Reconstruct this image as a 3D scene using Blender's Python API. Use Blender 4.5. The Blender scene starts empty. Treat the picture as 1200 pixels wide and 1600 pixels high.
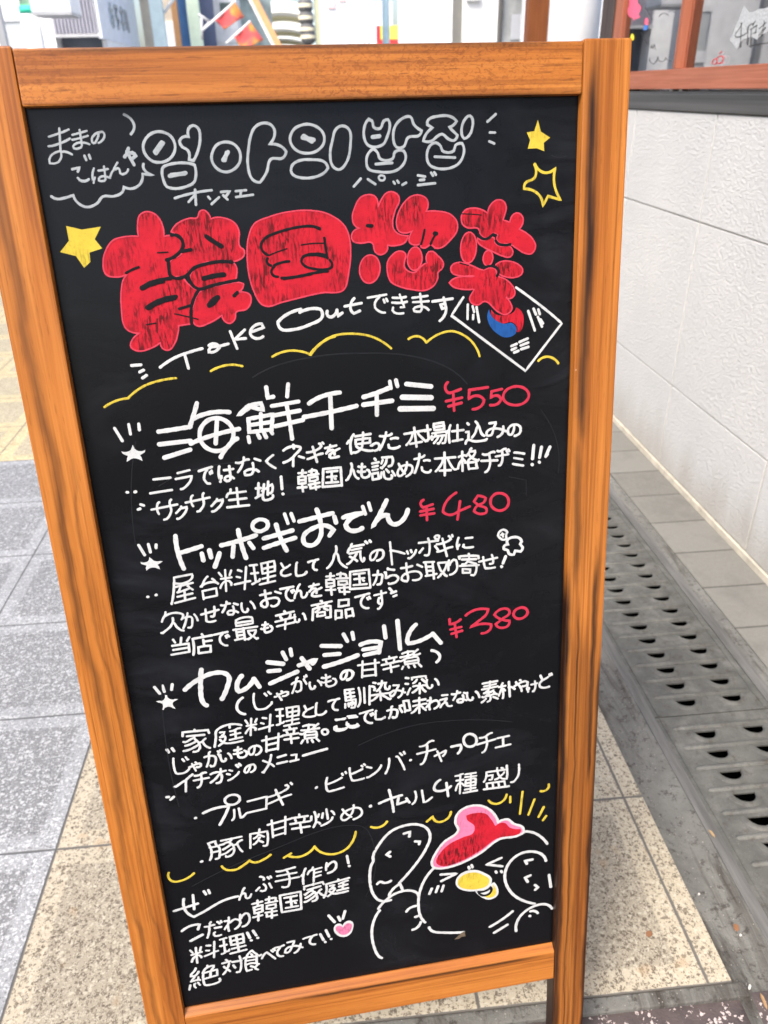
import bpy, bmesh, math, random
from mathutils import Vector, Matrix
random.seed(7)
sc = bpy.context.scene
COL = sc.collection
R = math.radians

# ------------------------------------------------------------------ camera
CAM_H = 1.03
RIGHT = Vector((0.9953905, -0.09407764, -0.01863174))
UP = Vector((0.06158025, 0.47802605, 0.87618433))
BACK = Vector((-0.0735229, -0.8732929, 0.48161591))
cam_d = bpy.data.cameras.new('camera')
cam = bpy.data.objects.new('camera', cam_d)
COL.objects.link(cam)
cam.matrix_world = Matrix(((RIGHT.x, UP.x, BACK.x, 0), (RIGHT.y, UP.y, BACK.y, 0), (RIGHT.z, UP.z, BACK.z, CAM_H), (0, 0, 0, 1)))
cam_d.sensor_fit = 'VERTICAL'
cam_d.sensor_height = 34.6
cam_d.sensor_width = 25.95
cam_d.lens = 26.0
cam_d.clip_start = 0.02
cam_d.clip_end = 2000
cam_d.dof.use_dof = True
cam_d.dof.focus_distance = 0.68
cam_d.dof.aperture_fstop = 10.0
sc.camera = cam

# ------------------------------------------------------------------ sky, sun, exposure
SUN_EL, SUN_AZ = 52, 222          # degrees; azimuth clockwise from +Y
w = bpy.data.worlds.new('World'); sc.world = w; w.use_nodes = True
nt = w.node_tree
bg = nt.nodes['Background']
sky = nt.nodes.new('ShaderNodeTexSky')
sky.sky_type = 'NISHITA'; sky.sun_disc = False
sky.sun_elevation = R(SUN_EL); sky.sun_rotation = R(SUN_AZ)
sky.air_density = 1.0; sky.dust_density = 4.0; sky.ozone_density = 1.0
nt.links.new(sky.outputs[0], bg.inputs[0])
bg.inputs[1].default_value = 0.15
sun_d = bpy.data.lights.new('sun', 'SUN'); sun_d.energy = 1.5; sun_d.angle = R(14); sun_d.color = (1.0, 0.96, 0.90)
sun = bpy.data.objects.new('sun', sun_d); COL.objects.link(sun)
sd = Vector((math.sin(R(SUN_AZ)) * math.cos(R(SUN_EL)), math.cos(R(SUN_AZ)) * math.cos(R(SUN_EL)), math.sin(R(SUN_EL))))
sun.rotation_euler = sd.to_track_quat('Z', 'Y').to_euler()
sun.location = sd * 30
sc.view_settings.view_transform = 'Standard'
sc.view_settings.look = 'None'
sc.view_settings.exposure = 1.2
sc.view_settings.gamma = 1.0
sc.cycles.max_bounces = 8

# ------------------------------------------------------------------ helpers
def tag(o, label=None, cat=None, group=None, kind=None):
    if label: o['label'] = label
    if cat: o['category'] = cat
    if group: o['group'] = group
    if kind: o['kind'] = kind
    return o

def thing(name, label, cat, loc=(0, 0, 0), group=None, mat=None):
    o = bpy.data.objects.new(name, None); COL.objects.link(o)
    if mat is not None: o.matrix_world = mat
    else: o.location = loc
    o.empty_display_size = 0.1
    return tag(o, label, cat, group)

def mesh_obj(name, verts, faces, mat, parent=None, smooth=False, label=None):
    me = bpy.data.meshes.new(name)
    me.from_pydata([tuple(v) for v in verts], [], faces)
    me.update()
    if mat: me.materials.append(mat)
    if smooth:
        for p in me.polygons: p.use_smooth = True
    o = bpy.data.objects.new(name, me); COL.objects.link(o)
    if parent: o.parent = parent
    if label: o['label'] = label
    return o

class MB:
    """collects shapes into one mesh"""
    def __init__(s): s.bm = bmesh.new()
    def box(s, a, b, bev=0.0, M=None, seg=2):
        t = bmesh.new()
        bmesh.ops.create_cube(t, size=1)
        c = [(a[i] + b[i]) / 2 for i in range(3)]; d = [abs(b[i] - a[i]) for i in range(3)]
        for v in t.verts: v.co = Vector((c[0] + v.co.x * d[0], c[1] + v.co.y * d[1], c[2] + v.co.z * d[2]))
        if bev > 0: bmesh.ops.bevel(t, geom=t.edges[:], offset=bev, segments=seg, affect='EDGES', profile=0.6)
        return s._add(t, M)
    def cyl(s, c, r, z0, z1, n=32, r2=None, M=None, bev=0):
        t = bmesh.new()
        bmesh.ops.create_cone(t, cap_ends=True, segments=n, radius1=r, radius2=r if r2 is None else r2, depth=z1 - z0)
        for v in t.verts: v.co += Vector((c[0], c[1], (z0 + z1) / 2))
        if bev > 0: bmesh.ops.bevel(t, geom=[e for e in t.edges if abs(e.verts[0].co.z - e.verts[1].co.z) < 1e-6], offset=bev, segments=2, affect='EDGES')
        return s._add(t, M, True)
    def rod(s, p, q, r, n=12):
        p, q = Vector(p), Vector(q); d = q - p
        t = bmesh.new()
        bmesh.ops.create_cone(t, cap_ends=True, segments=n, radius1=r, radius2=r, depth=d.length)
        Mx = Matrix.Translation((p + q) / 2) @ d.to_track_quat('Z', 'Y').to_matrix().to_4x4()
        return s._add(t, Mx, True)
    def bar(s, p, q, wx, wy, bev=0.0, up='Y'):
        p, q = Vector(p), Vector(q); d = q - p
        Mx = Matrix.Translation(p) @ d.to_track_quat('Z', up).to_matrix().to_4x4()
        return s.box((-wx / 2, -wy / 2, 0), (wx / 2, wy / 2, d.length), bev, Mx)
    def prism(s, pts, d, M=None, bev=0):
        """polygon pts (3D) extruded by vector d"""
        t = bmesh.new()
        vs = [t.verts.new(Vector(p)) for p in pts]
        f = t.faces.new(vs)
        r = bmesh.ops.extrude_face_region(t, geom=[f])
        for v in [g for g in r['geom'] if isinstance(g, bmesh.types.BMVert)]: v.co += Vector(d)
        bmesh.ops.recalc_face_normals(t, faces=t.faces[:])
        return s._add(t, M)
    def _add(s, t, M=None, smooth=False):
        if M is not None: t.transform(M)
        me = bpy.data.meshes.new('tmp'); t.to_mesh(me); t.free()
        if smooth:
            for p in me.polygons:
                if len(p.vertices) <= 4: p.use_smooth = True
        s.bm.from_mesh(me); bpy.data.meshes.remove(me); return s
    def build(s, name, mat, parent=None, label=None):
        me = bpy.data.meshes.new(name); s.bm.to_mesh(me); s.bm.free()
        if mat: me.materials.append(mat)
        o = bpy.data.objects.new(name, me); COL.objects.link(o)
        if parent: o.parent = parent
        if label: o['label'] = label
        return o

# ------------------------------------------------------------------ materials
class NT:
    def __init__(s, name, rough=0.6, spec=0.4):
        s.m = bpy.data.materials.new(name); s.m.use_nodes = True
        s.t = s.m.node_tree; s.b = s.t.nodes['Principled BSDF']
        s.b.inputs['Roughness'].default_value = rough
        s.b.inputs['Specular IOR Level'].default_value = spec
    def n(s, typ, **kw):
        x = s.t.nodes.new('ShaderNode' + typ)
        for k, v in kw.items(): setattr(x, k, v)
        return x
    def put(s, sock, v):
        if hasattr(v, 'default_value') or hasattr(v, 'links'): s.t.links.new(v, sock)
        else: sock.default_value = v
    def math(s, op, a, b=None, c=None, clamp=False):
        x = s.n('Math', operation=op, use_clamp=clamp); s.put(x.inputs[0], a)
        if b is not None: s.put(x.inputs[1], b)
        if c is not None: s.put(x.inputs[2], c)
        return x.outputs[0]
    def coord(s, scale=(1, 1, 1), loc=(0, 0, 0), rot=(0, 0, 0)):
        tc = s.n('TexCoord'); mp = s.n('Mapping')
        mp.inputs['Scale'].default_value = scale; mp.inputs['Location'].default_value = loc; mp.inputs['Rotation'].default_value = rot
        s.t.links.new(tc.outputs['Object'], mp.inputs[0]); return mp.outputs[0]
    def xyz(s):
        tc = s.n('TexCoord'); x = s.n('SeparateXYZ'); s.t.links.new(tc.outputs['Object'], x.inputs[0]); return x.outputs
    def noise(s, vec, scale, detail=4, rough=0.55, dist=0.0):
        x = s.n('TexNoise'); s.t.links.new(vec, x.inputs['Vector'])
        x.inputs['Scale'].default_value = scale; x.inputs['Detail'].default_value = detail
        x.inputs['Roughness'].default_value = rough; x.inputs['Distortion'].default_value = dist
        return x.outputs[0]
    def voro(s, vec, scale, feature='F1', out='Distance'):
        x = s.n('TexVoronoi', feature=feature); s.t.links.new(vec, x.inputs['Vector']); x.inputs['Scale'].default_value = scale
        return x.outputs[out]
    def ramp(s, fac, stops, interp='LINEAR'):
        x = s.n('ValToRGB'); s.put(x.inputs[0], fac); cr = x.color_ramp; cr.interpolation = interp
        while len(cr.elements) < len(stops): cr.elements.new(0.5)
        for e, (p, c) in zip(cr.elements, stops):
            e.position = p; e.color = (c, c, c, 1) if not hasattr(c, '__len__') else (*c, 1)
        return x.outputs[0]
    def mix(s, fac, a, b, mode='MIX'):
        x = s.n('Mix', data_type='RGBA', blend_type=mode); s.put(x.inputs[0], fac)
        for i, v in ((6, a), (7, b)):
            if isinstance(v, tuple): x.inputs[i].default_value = (*v, 1)
            else: s.t.links.new(v, x.inputs[i])
        return x.outputs[2]
    def col(s, c):
        if isinstance(c, tuple): s.b.inputs['Base Color'].default_value = (*c, 1)
        else: s.t.links.new(c, s.b.inputs['Base Color'])
        return s
    def rough(s, v): s.put(s.b.inputs['Roughness'], v); return s
    def bump(s, h, strength=0.3, dist=0.002):
        x = s.n('Bump'); x.inputs['Strength'].default_value = strength; x.inputs['Distance'].default_value = dist
        s.put(x.inputs['Height'], h); s.t.links.new(x.outputs[0], s.b.inputs['Normal']); return s

def plain(name, c, rough=0.6, var=0.12, scale=6, metal=0.0, spec=0.4):
    q = NT(name, rough, spec); v = q.coord()
    n = q.noise(v, scale, 5)
    q.col(q.mix(q.ramp(n, [(0.3, 0.0), (0.7, 1.0)]), tuple(x * (1 - var) for x in c), tuple(min(1, x * (1 + var)) for x in c)))
    q.b.inputs['Metallic'].default_value = metal
    return q.m

def sstep(q, x, a, b):
    mr = q.n('MapRange', interpolation_type='SMOOTHSTEP'); q.put(mr.inputs[0], x)
    mr.inputs[1].default_value = a; mr.inputs[2].default_value = b
    return mr.outputs[0]

def wood(name, axis, light, mid, dark, seed=0.0, burns=(), fleck=0.5, rough=0.36, wob=0.008, scale=1.0, mottle=0.0):
    """varnished timber; axis = grain direction; burns = (cross centre, half width, lo, hi, strength) scorched streaks"""
    q = NT(name, rough, 0.28)
    al, ac = 1.6, 42.0
    sca = [ac * scale] * 3; sca[axis] = al * scale
    v = q.coord(tuple(sca), (seed, seed * 1.7, seed * 0.6))
    broad = q.noise(v, 1.0, 3, 0.5, 0.6)
    sc2 = [230.0 * scale] * 3; sc2[axis] = 4.5 * scale
    v2 = q.coord(tuple(sc2), (seed * 2, seed, seed))
    fine = q.noise(v2, 1.0, 5, 0.6, 0.3)
    sc3 = [700.0] * 3; sc3[axis] = 55.0
    v3 = q.coord(tuple(sc3))
    pore = q.noise(v3, 1.0, 2, 0.5)
    c = q.ramp(broad, [(0.28, dark), (0.42, mid), (0.58, light), (0.75, mid)])
    c = q.mix(0.55, c, q.ramp(fine, [(0.33, dark), (0.5, mid), (0.66, light)]))
    c = q.mix(q.math('MULTIPLY', q.ramp(pore, [(0.62, 0.0), (0.72, 1.0)]), fleck * 0.55), c, tuple(x * 0.35 for x in dark))
    gl3 = [340.0] * 3; gl3[axis] = 3.0
    gln = q.noise(q.coord(tuple(gl3), (seed * 5, seed, 1)), 1.0, 3, 0.6, 0.2)
    c = q.mix(q.math('MULTIPLY', q.ramp(gln, [(0.54, 0.0), (0.64, 1.0)]), 0.45), c, tuple(x * 0.8 for x in dark))
    # patches where the stain took unevenly
    sc4 = [14.0] * 3; sc4[axis] = 4.0
    patch = q.noise(q.coord(tuple(sc4), (seed, 0, seed)), 1.0, 2)
    c = q.mix(q.math('MULTIPLY', q.ramp(patch, [(0.45, 0.0), (0.7, 1.0)]), 0.35), c, tuple(x * 0.62 for x in mid))
    if mottle:
        mv = [430.0] * 3; mv[axis] = 260.0
        mo = q.noise(q.coord(tuple(mv)), 1.0, 2, 0.5, 1.2)
        ma = [6.0] * 3; ma[axis] = 5.0
        mm = q.ramp(q.noise(q.coord(tuple(ma), (seed + 2, 1, 2)), 1.0, 2), [(0.40, 0.10), (0.62, 1.0)])
        c = q.mix(q.math('MULTIPLY', q.math('MULTIPLY', q.ramp(mo, [(0.50, 0.0), (0.62, 1.0)]), mm), mottle), c, tuple(x * 0.9 for x in dark))
    kn = q.voro(q.coord((13, 13, 9), (seed, seed, 0)), 1.0)
    c = q.mix(q.ramp(kn, [(0.016, 0.85), (0.030, 0.0)]), c, (0.03, 0.014, 0.008))
    nk = q.voro(q.coord((27, 27, 22), (seed * 3, 0, seed)), 1.0)
    c = q.mix(q.ramp(nk, [(0.014, 0.6), (0.026, 0.0)]), c, (0.60, 0.48, 0.34))
    if burns:
        X = q.xyz(); cross = X[0] if axis != 0 else X[2]; along = X[axis]
        wv = [3.0] * 3; wv[axis] = 9.0
        wn = q.math('MULTIPLY', q.math('SUBTRACT', q.noise(q.coord(tuple(wv), (seed, 3, 1)), 1.0, 3), 0.5), wob * 2)
        tot = None
        for (c0, hw, lo, hi, st) in burns:
            d = q.math('DIVIDE', q.math('SUBTRACT', q.math('ADD', cross, wn), c0), hw)
            g = q.math('POWER', 2.718, q.math('MULTIPLY', q.math('MULTIPLY', d, d), -1.0))
            band = q.math('MULTIPLY', sstep(q, along, lo, lo + 0.06), sstep(q, along, hi, hi - 0.06))
            g = q.math('MULTIPLY', q.math('MULTIPLY', g, band), st)
            tot = g if tot is None else q.math('MAXIMUM', tot, g)
        tot = q.math('MULTIPLY', tot, q.ramp(fine, [(0.25, 1.3), (0.7, 0.8)]), clamp=True)
        c = q.mix(tot, c, (0.020, 0.008, 0.004))
    q.col(c)
    q.bump(q.math('ADD', q.math('MULTIPLY', fine, 0.6), q.math('MULTIPLY', pore, -0.5)), 0.22, 0.0006)
    q.rough(q.ramp(broad, [(0.3, rough + 0.1), (0.7, rough - 0.04)]))
    return q.m

def ray(px, py, Y):
    """world point at forward distance Y seen in direction (px, py) of the 1200x1600 photograph"""
    d = RIGHT * (px - 600) - UP * (py - 800) - BACK * 1202.35
    return Vector((0, 0, CAM_H)) + d * (Y / d.y)
def smooth_path(p, closed, step=14, sharp=0.30):
    """Hermite curve through the points, tangents scaled to each span; sharp corners stay corners"""
    n = len(p)
    if n < 3: return p
    def unit(a, b):
        dx, dy = b[0] - a[0], b[1] - a[1]; l = math.hypot(dx, dy) or 1.0
        return dx / l, dy / l
    T = []
    for i in range(n):
        if not closed and i in (0, n - 1): T.append(None); continue
        a, b = unit(p[(i - 1) % n], p[i]), unit(p[i], p[(i + 1) % n])
        if a[0] * b[0] + a[1] * b[1] < sharp: T.append(None); continue
        m = math.hypot(a[0] + b[0], a[1] + b[1]) or 1.0
        T.append(((a[0] + b[0]) / m, (a[1] + b[1]) / m))
    out = []
    for i in range(n if closed else n - 1):
        a, b = p[i], p[(i + 1) % n]
        L = math.hypot(b[0] - a[0], b[1] - a[1]); d = unit(a, b)
        ua, ub = T[i], T[(i + 1) % n]
        def mirror(t): k = 2 * (t[0] * d[0] + t[1] * d[1]); return (k * d[0] - t[0], k * d[1] - t[1])
        if ua is None: ua = d if ub is None else mirror(ub)
        if ub is None: ub = d if T[i] is None else mirror(ua)
        ta, tb = (ua[0] * L, ua[1] * L), (ub[0] * L, ub[1] * L)
        k = max(1, min(14, int(L / step)))
        for j in range(k):
            t = j / k
            h1, h2, h3, h4 = 2*t**3 - 3*t*t + 1, t**3 - 2*t*t + t, -2*t**3 + 3*t*t, t**3 - t*t
            out.append((h1*a[0] + h2*ta[0] + h3*b[0] + h4*tb[0], h1*a[1] + h2*ta[1] + h3*b[1] + h4*tb[1]))
    if not closed: out.append(p[-1])
    return out

U0, V0 = 55.0, -935.0
PROF = ((-1.0, 0.0), (-0.78, 0.7), (-0.4, 0.95), (0.0, 1.0), (0.4, 0.95), (0.78, 0.7), (1.0, 0.0))
class Ink:
    def __init__(s): s.v = []; s.f = []
    def P(s, x, y, h): return ((x / 10 - U0) / 1000, -h / 1000, (y / 10 - V0) / 1000)
    def stroke(s, p, hw, closed=False, base=0.0):
        p = smooth_path(p, closed)
        q_ = [p[0]]
        for a in p[1:]:
            if math.hypot(a[0] - q_[-1][0], a[1] - q_[-1][1]) > 0.8: q_.append(a)
        if closed and len(q_) > 3 and math.hypot(q_[0][0] - q_[-1][0], q_[0][1] - q_[-1][1]) < 0.8: q_.pop()
        if len(q_) == 1: q_ = [(q_[0][0] - hw * 0.3, q_[0][1]), (q_[0][0] + hw * 0.3, q_[0][1])]; closed = False
        n = len(q_); th = 0.045 + random.random() * 0.03
        rings = []
        ph = random.random() * 6
        def nrm(i):
            if closed: a, b = q_[(i - 1) % n], q_[(i + 1) % n]
            else: a, b = q_[max(i - 1, 0)], q_[min(i + 1, n - 1)]
            dx, dy = b[0] - a[0], b[1] - a[1]; l = math.hypot(dx, dy) or 1
            c = 1.0
            if 0 < i < n - 1 or closed:
                e = (q_[i][0] - q_[(i - 1) % n][0], q_[i][1] - q_[(i - 1) % n][1]); le = math.hypot(*e) or 1
                c = max(0.6, abs((dx * e[0] + dy * e[1]) / (l * le)))
            return (dx / l, dy / l, 1 / c)
        for i in range(n):
            tx, ty, k = nrm(i)
            w_ = hw * (1 + 0.07 * math.sin(ph + i * 1.3)) * (0.97 if closed else 1)
            rings.append((q_[i][0], q_[i][1], tx, ty, w_ * min(k, 1.25), th))
        if not closed:
            x, y, tx, ty, w_, t_ = rings[0]
            rings = [(x - tx * w_ * e, y - ty * w_ * e, tx, ty, w_ * g, t_ * max(g, .05)) for e, g in ((0.95, 0.18), (0.75, 0.62), (0.4, 0.9))] + rings
            x, y, tx, ty, w_, t_ = rings[-1]
            rings += [(x + tx * w_ * e, y + ty * w_ * e, tx, ty, w_ * g, t_ * max(g, .05)) for e, g in ((0.4, 0.9), (0.75, 0.62), (0.95, 0.18))]
        b0 = len(s.v); m = len(PROF)
        for x, y, tx, ty, w_, t_ in rings:
            for a, h in PROF: s.v.append(s.P(x - ty * w_ * a, y + tx * w_ * a, base + 0.02 + h * t_))
        N = len(rings)
        for i in range(N if closed else N - 1):
            j = (i + 1) % N
            for k in range(m - 1): s.f.append((b0 + i*m + k, b0 + i*m + k + 1, b0 + j*m + k + 1, b0 + j*m + k))
    def fill(s, p, smooth, base=0.0, th=0.12):
        if smooth: p = smooth_path(p, True, 16, 0.15)
        bm = bmesh.new()
        vs = [bm.verts.new(s.P(x, y, base + th)) for x, y in p]
        es = [bm.edges.new((vs[i], vs[(i + 1) % len(vs)])) for i in range(len(vs))]
        bmesh.ops.triangle_fill(bm, edges=es, use_beauty=True, normal=(0, -1, 0))
        b0 = len(s.v); bm.verts.index_update()
        s.v += [tuple(x.co) for x in bm.verts]
        for f in bm.faces:
            f.normal_update(); ix = [b0 + x.index for x in f.verts]
            s.f.append(ix if f.normal.y < 0 else ix[::-1])
        n = len(p); b1 = len(s.v)
        s.v += [s.P(x, y, base) for x, y in p]
        for i in range(n): s.f.append((b0 + i, b0 + (i + 1) % n, b1 + (i + 1) % n, b1 + i))
        bm.free()

# ------------------------------------------------------------------ ground
def sheet(name, x0, x1, y0, y1, z, mat, parent=None, kind='structure', thick=0.0):
    if thick:
        o = MB().box((x0, y0, z - thick), (x1, y1, z), 0.0).build(name, mat, parent)
    else:
        o = mesh_obj(name, [(x0, y0, z), (x1, y0, z), (x1, y1, z), (x0, y1, z)], [(0, 1, 2, 3)], mat, parent)
    if kind: o['kind'] = kind
    return o

def tile_mat(name, base, base2, inner, speck_dark, speck_light, jointc, x0, y0, pitch, seed=0, border=0.031, warm=None, chips=((190, 0.60, 0.64, 0, 0.8), (330, 0.52, 0.58, 0, 0.6), (130, 0.70, 0.74, 0, 0.7), (170, 0.66, 0.70, 1, 0.5), (420, 0.55, 0.6, 1, 0.5))):
    q = NT(name, 0.62, 0.35)
    X = q.xyz(); v = q.coord()
    def edge(c, o):
        f = q.math('FRACT', q.math('DIVIDE', q.math('SUBTRACT', c, o), pitch))
        return q.math('MULTIPLY', q.math('MINIMUM', f, q.math('SUBTRACT', 1.0, f)), pitch)
    wob = q.math('MULTIPLY', q.math('SUBTRACT', q.noise(v, 60, 3), 0.5), 0.0022)
    d = q.math('ADD', q.math('MINIMUM', edge(X[0], x0), edge(X[1], y0)), wob)
    joint = q.math('SUBTRACT', 1.0, sstep(q, d, 0.0012, 0.0030))
    ins = sstep(q, d, border - 0.002, border + 0.002)
    # tile to tile variation
    cell = q.n('CombineXYZ')
    q.put(cell.inputs[0], q.math('FLOOR', q.math('DIVIDE', q.math('SUBTRACT', X[0], x0), pitch)))
    q.put(cell.inputs[1], q.math('FLOOR', q.math('DIVIDE', q.math('SUBTRACT', X[1], y0), pitch)))
    wn = q.n('TexWhiteNoise', noise_dimensions='2D'); q.t.links.new(cell.outputs[0], wn.inputs['Vector'])
    tv = wn.outputs['Value']
    big = q.noise(v, 5, 4)
    c = q.mix(q.ramp(big, [(0.3, 0.0), (0.7, 1.0)]), base, base2)
    c = q.mix(q.math('MULTIPLY', ins, 0.85), c, inner)
    c = q.mix(q.math('MULTIPLY', tv, 0.16), c, tuple(a * 0.6 for a in base))
    # terrazzo chips of several sizes
    for sc_, lo, hi, li, amt in chips:
        colr = speck_light if li else speck_dark
        wv_ = q.n('VectorMath', operation='MULTIPLY_ADD'); nz_ = q.n('TexNoise'); nz_.inputs['Scale'].default_value = sc_ * 1.3; q.t.links.new(v, nz_.inputs['Vector']); q.t.links.new(nz_.outputs['Color'], wv_.inputs[0]); wv_.inputs[1].default_value = (1.6 / sc_,) * 3; q.t.links.new(q.coord((1, 1, 1), (seed + sc_ * 0.01, 0, 0)), wv_.inputs[2]); wvo = wv_.outputs[0]
        r_ = q.voro(wvo, sc_, out='Color')
        s_ = q.n('SeparateColor'); q.t.links.new(r_, s_.inputs[0])
        dd = q.voro(wvo, sc_)
        mk = q.math('MULTIPLY', q.ramp(s_.outputs[0], [(lo, 0.0), (hi, 1.0)]), q.ramp(dd, [(0.38, 1.0), (0.52, 0.0)]))
        c = q.mix(q.math('MULTIPLY', mk, amt), c, colr)
    grime = q.noise(v, 2.2, 5, 0.65)
    c = q.mix(q.math('MULTIPLY', q.ramp(grime, [(0.5, 0.0), (0.8, 1.0)]), 0.38), c, tuple(a * 0.48 for a in base))
    spot = q.math('MULTIPLY', q.ramp(q.noise(v, 17, 2), [(0.66, 0.0), (0.74, 1.0)]), 0.4)
    c = q.mix(spot, c, warm or tuple(a * 0.55 for a in base))
    c = q.mix(joint, c, jointc)
    q.col(c)
    q.bump(q.math('SUBTRACT', q.math('MULTIPLY', q.noise(v, 500, 3), 0.25), joint), 0.5, 0.0018)
    return q.m

PITCH, TX, TY = 0.3023, 0.4555, 0.5395
beige = tile_mat('beige_terrazzo', (0.42, 0.362, 0.262), (0.455, 0.402, 0.305), (0.285, 0.250, 0.190), (0.095, 0.072, 0.050), (0.52, 0.475, 0.375), (0.125, 0.115, 0.10), TX, TY, PITCH, 0, warm=(0.34, 0.22, 0.11))
grey = tile_mat('grey_terrazzo', (0.27, 0.275, 0.28), (0.305, 0.31, 0.314), (0.165, 0.166, 0.167), (0.08, 0.083, 0.088), (0.58, 0.585, 0.59), (0.11, 0.11, 0.11), TX, TY, PITCH, 5, chips=((150, 0.66, 0.70, 1, 0.55), (230, 0.62, 0.66, 1, 0.55), (420, 0.55, 0.6, 1, 0.4), (210, 0.62, 0.66, 0, 0.5)))
yellow = tile_mat('yellow_terrazzo', (0.60, 0.49, 0.27), (0.56, 0.46, 0.27), (0.36, 0.32, 0.245), (0.22, 0.18, 0.12), (0.70, 0.62, 0.42), (0.17, 0.15, 0.12), TX, TY, PITCH, 9, border=0.042)

q = NT('dark_cobble', 0.7, 0.4); v = q.coord()
wv_ = q.n('VectorMath', operation='MULTIPLY_ADD'); nz_ = q.n('TexNoise'); nz_.inputs['Scale'].default_value = 240; q.t.links.new(v, nz_.inputs['Vector']); q.t.links.new(nz_.outputs['Color'], wv_.inputs[0]); wv_.inputs[1].default_value = (.012,) * 3; q.t.links.new(v, wv_.inputs[2]); wvo = wv_.outputs[0]
ch = q.voro(wvo, 150, out='Color'); s_ = q.n('SeparateColor'); q.t.links.new(ch, s_.inputs[0])
dd = q.voro(wvo, 150)
mk = q.math('MULTIPLY', q.ramp(s_.outputs[0], [(0.55, 0.0), (0.62, 1.0)]), q.ramp(dd, [(0.32, 1.0), (0.46, 0.0)]))
c = q.mix(q.ramp(q.noise(v, 30, 4), [(0.3, 0.0), (0.7, 1.0)]), (0.0527, 0.0422, 0.0409), (0.0930, 0.0713, 0.0682))
q.col(q.mix(mk, c, (0.50, 0.42, 0.40))); q.bump(q.math('ADD', q.noise(v, 260, 4), mk), 0.6, 0.002)
cobble = q.m

q = NT('mortar_concrete', 0.85, 0.25); v = q.coord()
c = q.mix(q.ramp(q.noise(v, 9, 6, 0.7), [(0.3, 0.0), (0.7, 1.0)]), (0.1110, 0.1080, 0.0977), (0.1998, 0.1961, 0.1776))
c = q.mix(q.ramp(q.noise(q.coord((22.2000, 2.9600, 0.7400)), 1.0, 5, 0.7, 0.6), [(0.50, 0.0), (0.66, 0.9)]), c, (0.0444, 0.0370, 0.0311))
c = q.mix(q.ramp(q.noise(v, 75, 5, 0.75), [(0.54, 0.0), (0.64, 0.75)]), c, (0.0407, 0.0333, 0.0281))
c = q.mix(q.ramp(q.voro(v, 140), [(0.06, 0.7), (0.14, 0.0)]), c, (0.4070, 0.3848, 0.3404))
q.col(c); q.bump(q.noise(v, 130, 6, 0.7), 0.7, 0.004)
mortar = q.m

q = NT('asphalt_base', 0.9, 0.2); q.col((0.16, 0.155, 0.15)); asphalt = q.m
sheet('ground', -400, 400, -60, 700, -0.20, asphalt)
# 'road' of dark speckled blocks where the photographer stands
sheet('road', -8, 12, -3, 0.528, -0.004, cobble)
kerb = MB().box((-8, 0.521, -0.02), (0.503, 0.5392, 0.003), 0.002)
kerb.build('kerb', mortar)['kind'] = 'structure'
sheet('pavement', -0.4517, 0.4865, 0.5395, 60, 0.004, beige, thick=0.03)
sheet('pavement', -8, -0.4521, 0.5395, 2.353, 0.004, grey, thick=0.03)
sheet('pavement', -8, -0.4521, 2.3534, 5.074, 0.0042, yellow, thick=0.03)
sheet('pavement', -8, -0.4521, 5.0744, 60, 0.004, grey, thick=0.03)

# gutter band of rough mortar between pavement and the drain
gx0, gx1 = 0.4868, 0.5605
nn = 90; vv = []; ff = []
for i in range(nn + 1):
    y = -1.0 + i * (9.0 / nn)
    for j in range(7):
        t = j / 6; x = gx0 + (gx1 - gx0) * t
        z = 0.001 - 0.007 * math.sin(math.pi * min(1, t * 1.1)) + 0.0022 * math.sin(y * 37 + j * 2) * (0 < j < 6) + random.uniform(-.001, .001)
        vv.append((x, y, z))
for i in range(nn):
    for j in range(6): a = i * 7 + j; ff.append((a, a + 1, a + 8, a + 7))
mesh_obj('gutter', vv, ff, mortar, None, True)['kind'] = 'structure'
sheet('gutter', 0.488, 0.562, -1.0, 8.0, -0.02, mortar)
gm = MB().box((0.8292, -1, -0.02), (0.8552, 8, 0.0015), 0.0008)
gm.build('gutter', mortar)['kind'] = 'structure'

# strip of grey stone setts along the wall
q = NT('grey_sett', 0.75, 0.3); v = q.coord(); X = q.xyz()
f = q.math('FRACT', q.math('DIVIDE', q.math('SUBTRACT', X[1], 0.03), 0.1525))
d = q.math('ADD', q.math('MULTIPLY', q.math('MINIMUM', f, q.math('SUBTRACT', 1.0, f)), 0.1525), q.math('MULTIPLY', q.math('SUBTRACT', q.noise(v, 40, 3), .5), 0.003))
joint = q.math('SUBTRACT', 1.0, sstep(q, d, 0.0015, 0.0035))
wn = q.n('TexWhiteNoise', noise_dimensions='1D'); q.put(wn.inputs['W'], q.math('FLOOR', q.math('DIVIDE', q.math('SUBTRACT', X[1], 0.03), 0.1525)))
c = q.mix(wn.outputs['Value'], (0.150, 0.143, 0.125), (0.205, 0.197, 0.173))
c = q.mix(q.ramp(q.noise(v, 150, 4, 0.7), [(0.4, 0.0), (0.7, 0.5)]), c, (0.2204, 0.2166, 0.1991))
c = q.mix(q.ramp(q.noise(v, 7, 5, 0.7), [(0.5, 0.0), (0.75, 0.5)]), c, (0.0988, 0.0950, 0.0874))
q.col(q.mix(joint, c, (0.09, 0.085, 0.075))); q.bump(q.math('SUBTRACT', q.noise(v, 220, 4), joint), 0.5, 0.002)
sett = q.m
sheet('paving_strip', 0.8555, 1.0065, -1, 8, 0.004, sett, thick=0.03)

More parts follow.
